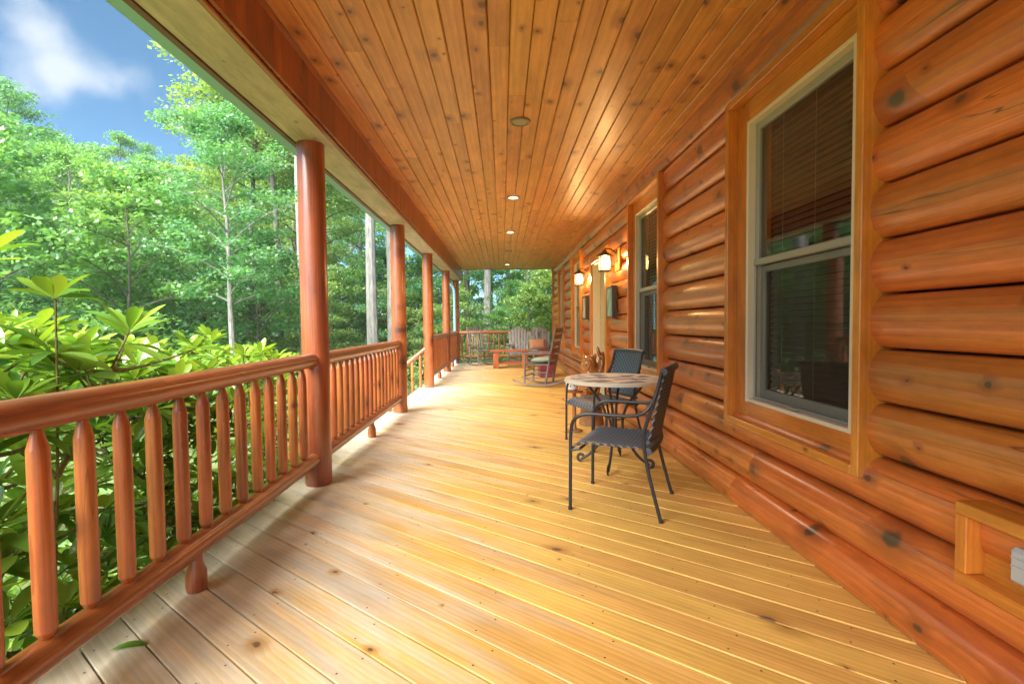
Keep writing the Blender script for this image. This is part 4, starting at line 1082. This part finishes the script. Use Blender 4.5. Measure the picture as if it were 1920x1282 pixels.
for sx in (-1, 1):
    mb = MB(); mb.box((sx * .63 - .055, -.44, .60), (sx * .63 + .055, .26, .622), .006); mb.build('armrest', M['grey_wood'], bn)
    mb = MB(); mb.box((sx * .63 - .02, -.38, .002), (sx * .63 + .02, -.30, .599), .004); mb.build('leg', M['grey_wood'], bn)
    mb = MB(); mb.box((sx * .63 - .02, .14, .002), (sx * .63 + .02, .22, .599), .004); mb.build('leg', M['grey_wood'], bn)
mb = MB(); mb.box((-.60, -.42, .30), (.60, -.40, .392), .004); mb.box((-.60, -.36, .10), (.60, -.34, .19), .004); mb.build('apron', M['grey_wood'], bn)
pillow('throw_pillow', M['pillow'], 'terracotta patterned pillow leaning on the grey bench', 'pillow', (1.02, 14.22, .605), (.24, .155, .06), (R(66), 0, R(4)))

# coffee table
ct = empty('coffee_table', (.16, 13.42, 0)); tag(ct, 'low red cedar coffee table with thick plank legs in front of the bench', 'coffee table')
for k in range(4): mb = MB(); mb.box((-.50, -.26 + k * .131, .445), (.56, -.135 + k * .131, .485), .004); mb.build('top_plank', M['table_wood'], ct)
M['table_up'] = wood('cedar_leg', 'Z', (.50, .15, .045), (.34, .08, .025), knot_amt=.3, rough=.45, coat=.2, vary=.1)
for x0 in (-.36, .42): mb = MB(); mb.box((x0, -.20, .002), (x0 + .045, .20, .444), .004); mb.box((x0 - .05, -.205, .002), (x0 + .10, -.16, .443), .004); mb.build('leg', M['table_up'], ct)
mb = MB(); mb.box((-.32, -.03, .12), (.42, .03, .18), .004); mb.build('stretcher', M['table_wood'], ct)
mb = MB(); mb.box((-.26, -.202, .10), (.36, -.17, .145), .004); mb.build('front_rung', M['table_wood'], ct)
# ----------------------------------------------------------------------------- rhododendron shrubs
def leaf_mesh(name, mat, curl, fold, tint, wid=.30):
    """leaf of length 1 along +X, normal +Z"""
    prof = [(0, .03), (.10, .10), (.28, .62), (.5, .95), (.68, 1.0), (.84, .78), (.95, .38), (1.0, .04)]
    V = []; F = []
    for x_, w in prof:
        z = -curl * x_ * x_
        hw_ = wid * .5 * w
        V += [(x_, -hw_, z + fold * hw_), (x_, 0, z), (x_, hw_, z + fold * hw_)]
    for i in range(len(prof) - 1):
        a_ = i * 3; F += [(a_, a_ + 3, a_ + 4, a_ + 1), (a_ + 1, a_ + 4, a_ + 5, a_ + 2)]
    me = bpy.data.meshes.new(name); me.from_pydata(V, [], F); me.materials.append(mat)
    for p in me.polygons: p.use_smooth = True
    at = me.attributes.new('tint', 'FLOAT', 'FACE'); at.data.foreach_set('value', [tint] * len(F))
    return me, np.array(V), F
LV = [leaf_mesh('leaf', M['rhodo'], .16, .35, .55), leaf_mesh('leaf', M['rhodo'], -.05, .25, .85, .34), leaf_mesh('leaf', M['rhodo'], .30, .45, .15, .28), leaf_mesh('leaf', M['rhodo'], .08, .2, 1.0, .36)]
def shrub(label, base, tips, n_parts, seed, size=(.13, .18)):
    rnd = random.Random(seed)
    o = empty('rhododendron_shrub', base); tag(o, label, 'shrub', 'rhododendrons outside the railing')
    B = Vector(base); stems = MB(); leaves = []; mains = []
    for (t, big) in tips:
        T = Vector(t) - B
        root = Vector((T.x * .55 + rnd.uniform(-.2, .2), T.y * .6 + rnd.uniform(-.2, .2), 0)); mid = root * .5 + T * .45 + Vector((rnd.uniform(-.15, .15), rnd.uniform(-.15, .15), rnd.uniform(0, .2)))
        path = arc(root, T, mid + Vector((0, 0, -.05)), 7)
        if len(mains) >= 9:
            near = [q for q in mains if q.z < T.z - .06]
            if near:
                st_ = min(near, key=lambda q: (q - T).length)
                path = arc(st_, T, st_ * .5 + T * .5 + Vector((rnd.uniform(-.05, .05), rnd.uniform(-.05, .05), -.05)), 7)
        mains += path[1:6]
        stems.tube(path, [.010 - .0062 * i / 7 for i in range(8)], 5, caps=False)
        ax = (path[-1] - path[-2]).normalized()
        whorls = [(T, 0)]
        if rnd.random() < .75: whorls.append((path[-2] * .6 + path[-1] * .4, 1))
        for (P, old) in whorls:
            n = rnd.randint(7, 10) if not old else rnd.randint(4, 7); ph = rnd.uniform(0, 6.28)
            for i in range(n):
                an = ph + 6.283 * i / n + rnd.uniform(-.25, .25)
                el = rnd.uniform(.0, .75) if not old else rnd.uniform(-.55, .2)
                if not old and i % 3 == 2: el += .3
                d = Vector((math.cos(an) * math.cos(el), math.sin(an) * math.cos(el), math.sin(el)))
                d = (d + ax * .18).normalized()
                s_ = d.cross(Vector((0, 0, 1))).normalized(); nn = s_.cross(d).normalized()
                s_ = (s_ * math.cos(.3) + nn * rnd.uniform(-.45, .45)).normalized(); nn = s_.cross(d).normalized() * 1.0
                if nn.z < 0: nn = -nn; s_ = -s_
                l_ = rnd.uniform(*size) * (1.0 if not old else 1.05) * big
                k = rnd.choice((0, 0, 1, 3, 2)) if not old else rnd.choice((0, 2, 2))
                mtx = Matrix(((d.x * l_, -s_.x * l_, nn.x * l_, P.x), (d.y * l_, -s_.y * l_, nn.y * l_, P.y), (d.z * l_, -s_.z * l_, nn.z * l_, P.z), (0, 0, 0, 1)))
                leaves.append((mtx, k))
    so_ = stems.build('stems', M['stem'], o)
    cp = Vector((0, 0, 1.2)) - B
    leaves.sort(key=lambda q: (q[0].translation - cp).length)
    for mtx, k in leaves[:n_parts]:
        lo = link('leaf', LV[k][0], o); lo.matrix_local = mtx
    rest = leaves[n_parts:]
    if rest:
        VV = []; FF = []; tt = []
        for mtx, k in rest:
            A = np.array(mtx); n0 = len(VV) * 0 + sum(len(v) for v in VV)
            VV.append(LV[k][1] @ A[:3, :3].T + A[:3, 3]); FF += [tuple(i + n0 for i in f) for f in LV[k][2]]; tt += [(.55, .85, .15, 1.0)[k]] * len(LV[k][2])
        me = bpy.data.meshes.new('foliage'); me.from_pydata(np.vstack(VV).tolist(), [], FF); me.materials.append(M['rhodo'])
        me.polygons.foreach_set('use_smooth', [True] * len(FF))
        me.attributes.new('tint', 'FLOAT', 'FACE').data.foreach_set('value', tt)
        f_ = link('foliage', me, o); f_['kind'] = 'stuff'
    return o
def fill_tips(n, xr, yr, zr, seed, shell=True, big=(.85, 1.1)):
    rnd = random.Random(seed); out = []
    cx, cy = (xr[0] + xr[1]) / 2, (yr[0] + yr[1]) / 2
    while len(out) < n:
        x_, y_ = rnd.uniform(*xr), rnd.uniform(*yr)
        q = ((x_ - cx) / (xr[1] - xr[0]) * 2) ** 2 + ((y_ - cy) / (yr[1] - yr[0]) * 2) ** 2
        if q > 1.05: continue
        top = zr[0] + (zr[1] - zr[0]) * (max(0, 1 - q) ** .33)
        z = top - abs(rnd.gauss(0, .10)) if rnd.random() < .5 else rnd.uniform(-.75, top * .9)
        out.append(((x_, y_, z + .05 * rnd.random()), rnd.uniform(*big)))
    return out
def low_tips(n, xr, yr, zr, seed):
    q = random.Random(seed); return [((q.uniform(*xr), q.uniform(*yr), q.uniform(*zr)), q.uniform(.7, 1.0)) for _ in range(n)]
hero = [((-1.72, 1.93, 1.315), 1.08), ((-1.80, 1.72, 1.43), 1.12), ((-1.66, 2.22, 1.185), 1.08), ((-1.92, 1.90, 1.16), 1.0), ((-1.70, 1.55, 1.10), 1.05), ((-1.85, 2.45, 1.16), 1.0), ((-2.0, 2.15, 1.20), 1.0), ((-1.75, 2.05, 1.02), 1.1), ((-1.70, 2.75, 1.08), 1.0)]
shrub('rhododendron with the largest leaves, nearest the camera behind the railing', (-2.05, 1.75, -1.0), hero + fill_tips(135, (-2.9, -1.6), (.8, 3.0), (.74, 1.12), 3) + low_tips(170, (-2.3, -1.70), (.9, 3.1), (-.55, .95), 21), 295, 11, (.125, .18))
shrub('rhododendron reaching right up to the big post', (-2.35, 3.25, -1.02), fill_tips(140, (-3.3, -1.64), (2.3, 4.6), (.66, 1.12), 4) + low_tips(130, (-2.3, -1.68), (2.7, 4.6), (-.5, .75), 22), 240, 12, (.11, .155))
shrub('rhododendron farther out from the railing, behind the nearest one', (-3.5, 2.7, -1.05), fill_tips(120, (-4.6, -2.9), (1.7, 4.3), (.75, 1.32), 6), 120, 13, (.10, .15))
shrub('rhododendron at the left edge of the view', (-2.3, .2, -1.0), fill_tips(50, (-3.0, -1.65), (-.6, 1.0), (.2, .75), 8), 60, 14)
shrub('rhododendron at the far end of the row before the steps', (-3.2, 5.2, -1.05), fill_tips(110, (-4.2, -2.0), (4.2, 6.4), (.3, .95), 9), 60, 15, (.10, .14))
fl = link('fallen_leaf', LV[2][0], None, (-1.47, 1.80, .008)); fl.scale = (.12, .12, .12); fl.rotation_euler = (R(8), R(-12), R(20)); tag(fl, 'single dark green leaf lying on the deck edge under the near railing', 'leaf')

# ----------------------------------------------------------------------------- trees
def leaf_cloud(rng, C, n, rad, flat, l, name, mat):
    """C: (m,3) clump centres; n leaves each. Returns mesh of kite-shaped leaves."""
    m = len(C); N_ = m * n
    u = rng.normal(size=(N_, 3)); u /= np.linalg.norm(u, axis=1)[:, None]
    r_ = rng.random(N_) ** .45
    cr = np.repeat(rad * rng.uniform(.6, 1.25, m), n)
    P = np.repeat(C, n, 0) + u * (r_ * cr)[:, None] * np.array([1, 1, flat])
    d = rng.normal(size=(N_, 3)) * np.array([1, 1, .45]); d += u * .6; d[:, 2] -= .15; d /= np.linalg.norm(d, axis=1)[:, None]
    up = np.tile([0, 0, 1.0], (N_, 1)) + rng.normal(size=(N_, 3)) * .55
    s_ = np.cross(d, up); s_ /= np.linalg.norm(s_, axis=1)[:, None] + 1e-9
    L_ = (l * rng.uniform(.65, 1.3, N_))[:, None]
    V = np.stack([P - d * L_ * .5, P + s_ * L_ * .33 - d * L_ * .02, P + d * L_ * .5, P - s_ * L_ * .33 - d * L_ * .02], 1).reshape(-1, 3)
    me = bpy.data.meshes.new(name)
    me.vertices.add(4 * N_); me.vertices.foreach_set('co', V.ravel().astype('f'))
    me.loops.add(4 * N_); me.loops.foreach_set('vertex_index', np.arange(4 * N_, dtype='i'))
    me.polygons.add(N_); me.polygons.foreach_set('loop_start', np.arange(0, 4 * N_, 4, dtype='i'))
    me.materials.append(mat)
    tint = np.clip(np.repeat(rng.random(m), n) * .55 + rng.random(N_) * .45, 0, 1)
    me.update(); me.validate()
    me.attributes.new('tint', 'FLOAT', 'FACE').data.foreach_set('value', tint.astype('f'))
    return me
def tree_proto(seed, H, start, crown, nlimb, per, nleaf, l, trunk_r, mat_l, mat_b, lean=.0, topbias=1.0):
    rnd = random.Random(seed); rng = np.random.default_rng(seed)
    mb = MB(); n = 12
    wx, wy = rnd.uniform(0, 50), rnd.uniform(0, 50)
    def tp(t): return Vector((lean * H * t * t + .30 * t * mnoise.noise(Vector((t * 2.3 + wx, 0, 0))) * H * .09, .30 * t * mnoise.noise(Vector((t * 2.3 + wy, 3, 0))) * H * .09, H * t))
    mb.tube([tp(i / n) for i in range(n + 1)], [trunk_r * (1.25 if i == 0 else 1) * (1 - .88 * (i / n) ** 1.1) for i in range(n + 1)], 9, caps=False)
    C = []
    for k in range(nlimb):
        t = start + (1 - start) * ((k + rnd.random()) / nlimb) ** topbias
        t = min(t, .985)
        q = (t - start) / (1 - start)
        reach = crown * (math.sin(math.pi * (.18 + .80 * q)) ** .7) * rnd.uniform(.7, 1.15)
        an = k * 2.4 + rnd.uniform(-.5, .5); rise = rnd.uniform(.15, .65) * (1 + q)
        p0 = tp(t); d = Vector((math.cos(an), math.sin(an), 0))
        p1 = p0 + d * reach + Vector((0, 0, reach * rise * .7))
        ctl = p0 + d * reach * .45 + Vector((0, 0, reach * rise * .6))
        path = arc(p0, p1, ctl, 5)
        r0 = trunk_r * .34 * (1 - .75 * t) + .012
        mb.tube(path, [r0 * (1 - .8 * i / 5) for i in range(6)], 5, caps=False)
        for j in range(per):
            f_ = rnd.uniform(.3, 1.05); i0 = min(4, int(f_ * 5)); base = path[i0].lerp(path[i0 + 1], min(1.2, f_ * 5 - i0))
            side = Vector((-d.y, d.x, 0)) * rnd.uniform(-1, 1) * reach * .42 * (1.15 - .5 * f_)
            c = base + side + Vector((0, 0, rnd.uniform(-.10, .35) * (.5 + reach * .15)))
            C.append(c)
            if rnd.random() < .5: mb.tube([base, base.lerp(c, .9)], [.012, .005], 3, caps=False)
    trunk = mb.mesh('trunk', mat_b)
    crown_me = leaf_cloud(rng, np.array([tuple(c) for c in C]), nleaf, .52 * crown / 3 + .12, .5, l, 'crown', mat_l)
    co = np.empty(len(crown_me.vertices) * 3, 'f'); crown_me.vertices.foreach_get('co', co)
    return trunk, crown_me, float(np.percentile(co[2::3], 99.6))
PR = [tree_proto(21, 15, .40, 3.4, 30, 9, 58, .16, .17, M['leaf_a'], M['bark_pale']),
      tree_proto(22, 16, .35, 3.6, 32, 9, 58, .16, .19, M['leaf_b'], M['bark_dark']),
      tree_proto(23, 14, .30, 3.2, 30, 9, 58, .155, .15, M['leaf_c'], M['bark_dark'], .02),
      tree_proto(24, 17, .45, 3.3, 28, 9, 58, .165, .20, M['leaf_a'], M['bark_dark']),
      tree_proto(25, 15, .38, 3.5, 30, 9, 58, .16, .17, M['leaf_b'], M['bark_pale'], -.02)]
SP = [tree_proto(31, 5.0, .12, 1.7, 20, 7, 50, .115, .045, M['leaf_c'], M['bark_dark'], 0, .8),
      tree_proto(32, 5.5, .10, 1.9, 22, 7, 50, .115, .05, M['leaf_a'], M['bark_dark'], 0, .8),
      tree_proto(33, 4.5, .08, 1.8, 20, 7, 50, .11, .04, M['leaf_b'], M['bark_dark'], 0, .8)]
HERO = [tree_proto(41, 17, .52, 3.4, 28, 9, 58, .16, .20, M['leaf_a'], M['bark_pale'], .0),
        tree_proto(42, 17, .55, 3.4, 28, 9, 58, .16, .21, M['leaf_b'], M['bark_pale'], -.03),
        tree_proto(43, 16, .50, 3.2, 28, 9, 58, .16, .15, M['leaf_c'], M['bark_dark'], .03)]
def tree(p, x_, y_, s_, label, cat='tree', group=None, rz=0, sxy=None):
    z = gheight(x_, y_) - .1
    o = empty('tree' if cat == 'tree' else 'sapling', (x_, y_, z), rz); tag(o, label, cat, group)
    a_ = link('trunk', p[0], o); b2 = link('crown', p[1], o)
    for q in (a_, b2): q.scale = (sxy or s_, sxy or s_, s_)
    return o
HT = [(HERO[0], -.263, 16.0, 'pale straight trunk standing between the first two posts', 1.0, 0.0), (HERO[1], -.222, 17.0, 'pale leaning trunk just beside the second post', 1.0, 1.6),
      (HERO[0], -.398, 15.0, 'pale trunk half hidden behind the big first post', .95, 2.2), (HERO[2], -.505, 19.0, 'dark thin trunk farthest left of the first post in the woods', .9, .4),
      (HERO[2], -.448, 18.0, 'dark bent trunk between the shrub tips and the first post', .95, 3.0), (HERO[0], -.030, 22.0, 'pale trunk seen over the far end railing', .95, 4.0),
      (HERO[2], -.070, 24.0, 'dark leaning trunk over the slat-back rocking chair', 1.0, 5.6), (HERO[2], -.168, 25.0, 'dark trunk between the second and third posts', 1.05, 1.1),
      (HERO[1], .052, 26.0, 'grey trunk behind the fan-back bench', 1.0, .7), (HERO[0], -1.0, 12.5, 'pale trunk at the left edge behind the shrubs', .40, 2.0)]
for p, a_, y_, lab, s_, rz in HT: tree(p, a_ * y_, y_, s_, 'tall tree with ' + lab, 'tree', 'woodland trees beyond the porch', rz)
def lim(a_):
    if a_ < -.66: return .395 + (-a_ - .67) * .33
    if a_ < -.615: return .29
    if a_ < -.55: return .43
    return .62
rnd = random.Random(99); placed = [(h[1] * h[2], h[2]) for h in HT]
def put(n, rr, ar, mind, maxn_try=4000, jitter=(.72, 1.0), small=False):
    c = 0; t = 0
    while c < n and t < maxn_try:
        t += 1
        y_ = rr[0] + (rr[1] - rr[0]) * rnd.random() ** .8; a_ = rnd.uniform(*ar); x_ = a_ * y_
        if math.hypot(x_, y_) < 8.5 or (x_ > -5.5 and y_ < 19): continue
        if any((x_ - q[0]) ** 2 + (y_ - q[1]) ** 2 < mind ** 2 for q in placed): continue
        zt = 1.2 + lim(a_) * y_ * rnd.uniform(*jitter); gz = gheight(x_, y_); h_ = min(zt - gz, 17.5)
        edge = min(lim(a_ - 2.6 / y_), lim(a_ + 2.6 / y_)); h_ = min(h_, 1.2 + edge * y_ * 1.06 - gz)
        if small: h_ = min(h_, rnd.uniform(3.0, 6.5))
        if h_ < 3: continue
        placed.append((x_, y_)); c += 1
        zone = ['off to the left of the view', 'at the left edge above the shrubs', 'left of the sky gap', 'under the open sky', 'just left of the first post', 'behind the first post', 'between the first two posts', 'between the second and third posts', 'seen past the far posts', 'over the far end railing'][sum(a_ > q for q in (-1.05, -.85, -.70, -.55, -.43, -.355, -.235, -.155, -.07))]
        dist = 'in the front row' if y_ < 15 else ('in the second row' if y_ < 21 else ('halfway back' if y_ < 29 else 'deep in the woods'))
        if h_ < 7.5:
            i = rnd.randrange(3); p = SP[i]; tree(p, x_, y_, h_ / p[2], '%s sapling %s, %s' % (['light green bushy', 'fresh green bushy', 'dark green bushy'][i], dist, zone), 'sapling', 'understory saplings', rnd.uniform(0, 6.28))
        else:
            i = rnd.randrange(5); p = PR[i]; tree(p, x_, y_, h_ / p[2], '%s tree %s, %s' % (['pale barked mid green', 'dark barked deep green', 'yellow green', 'dark barked mid green', 'pale barked deep green'][i], dist, zone), 'tree', 'woodland trees beyond the porch', rnd.uniform(0, 6.28))
for i, (x_, y_, h_) in enumerate(((-6.4, 18.8, 4.6), (-5.6, 20.4, 5.2), (-5.2, 19.6, 3.6), (-4.1, 20.2, 4.4), (-3.6, 21.4, 5.4), (-2.9, 19.4, 3.4), (-7.0, 17.4, 4.2), (-8.2, 16.4, 5.0))):
    tree(SP[(0, 1, 2, 0, 1, 0, 0, 1)[i]], x_, y_, h_ / SP[(0, 1, 2, 0, 1, 0, 0, 1)[i]][2], ('light green sapling left of the pale straight trunk between the posts', 'fresh green sapling behind the pale straight trunk between the posts', 'low dark green sapling right of the pale straight trunk', 'light green sapling right behind the second post', 'fresh green sapling above the stair handrail', 'low light green sapling past the stair handrail', 'light green sapling right of the first post', 'fresh green sapling at the left side of the first post')[i], 'sapling', 'understory saplings', i * 1.7)
    placed.append((x_, y_))
for i, (x_, y_, h_) in enumerate(((-1.6, 18.6, 3.6), (-.2, 19.4, 3.0), (1.0, 18.2, 3.9), (2.2, 17.6, 4.6), (3.3, 18.6, 5.0), (.4, 20.8, 4.2), (1.9, 20.2, 5.2), (-2.6, 20.0, 4.4))):
    tree(SP[(0, 1, 0, 0, 1, 1, 0, 2)[i]], x_, y_, h_ / SP[(0, 1, 0, 0, 1, 1, 0, 2)[i]][2], '%s sapling over the far end railing, %s' % (('light green', 'fresh green', 'bright green', 'light green layered', 'fresh green layered', 'mid green', 'bright layered', 'dark green')[i], ('left of the pale trunk', 'low in the middle', 'behind the bench', 'behind the bench against the wall corner', 'hidden by the wall corner', 'rising behind the lower saplings', 'tallest behind the bench', 'beside the last posts')[i]), 'sapling', 'understory saplings', i * 1.3)
    placed.append((x_, y_))
put(26, (10, 22), (-1.25, -.28), 2.3)
put(26, (18, 44), (-1.15, .16), 3.4)
put(40, (10.5, 26), (-1.2, .14), 1.5, small=True)
put(8, (3, 8), (-4.2, -2.2), 2.5)
# far wood that closes the view
rng = np.random.default_rng(5)
nC = 2300
aa = rng.uniform(-1.5, .45, nC); yy = rng.uniform(42, 62, nC); hh = rng.random(nC) ** 1.1
C = np.stack([aa * yy, yy, -2 + hh * (np.array([lim(q) for q in aa]) * yy * .80 + 1.0)], 1)
fw = link('far_woods', leaf_cloud(rng, C, 24, 1.5, .75, .62, 'far_woods', M['leaf_c'])); tag(fw, 'mass of distant green woodland closing the view', 'woods', None, 'stuff')
# ground cover
nC = 3600
xx = rng.uniform(-30, 7, nC); yy = rng.uniform(-2, 42, nC); keep = (xx < -2.2) | (yy > 16.5); xx, yy = xx[keep], yy[keep]
C = np.stack([xx, yy, np.array([gheight(a_, b_) for a_, b_ in zip(xx, yy)]) + rng.random(len(xx)) ** 2 * 1.1 + .05], 1)
uc = link('undergrowth', leaf_cloud(rng, C, 24, .70, .5, .15, 'undergrowth', M['under'])); tag(uc, 'low green ground cover on the forest floor', 'ground cover', None, 'stuff')

# ----------------------------------------------------------------------------- thin summer haze
hz = MB(); hz.box((-940, -940, -14), (940, 940, 24))
hm = bpy.data.materials.new('haze_air'); hm.use_nodes = True; ht = hm.node_tree; ht.nodes.clear()
ho = ht.nodes.new('ShaderNodeOutputMaterial'); hv = ht.nodes.new('ShaderNodeVolumePrincipled')
hv.inputs['Color'].default_value = (.93, .97, 1.0, 1); hv.inputs['Density'].default_value = HAZE; hv.inputs['Anisotropy'].default_value = .2
ht.links.new(hv.outputs[0], ho.inputs['Volume'])
tag(hz.build('haze', hm, smooth=False), 'thin pale haze in the air between the trees', None, None, 'stuff')
sc.cycles.volume_bounces = 1
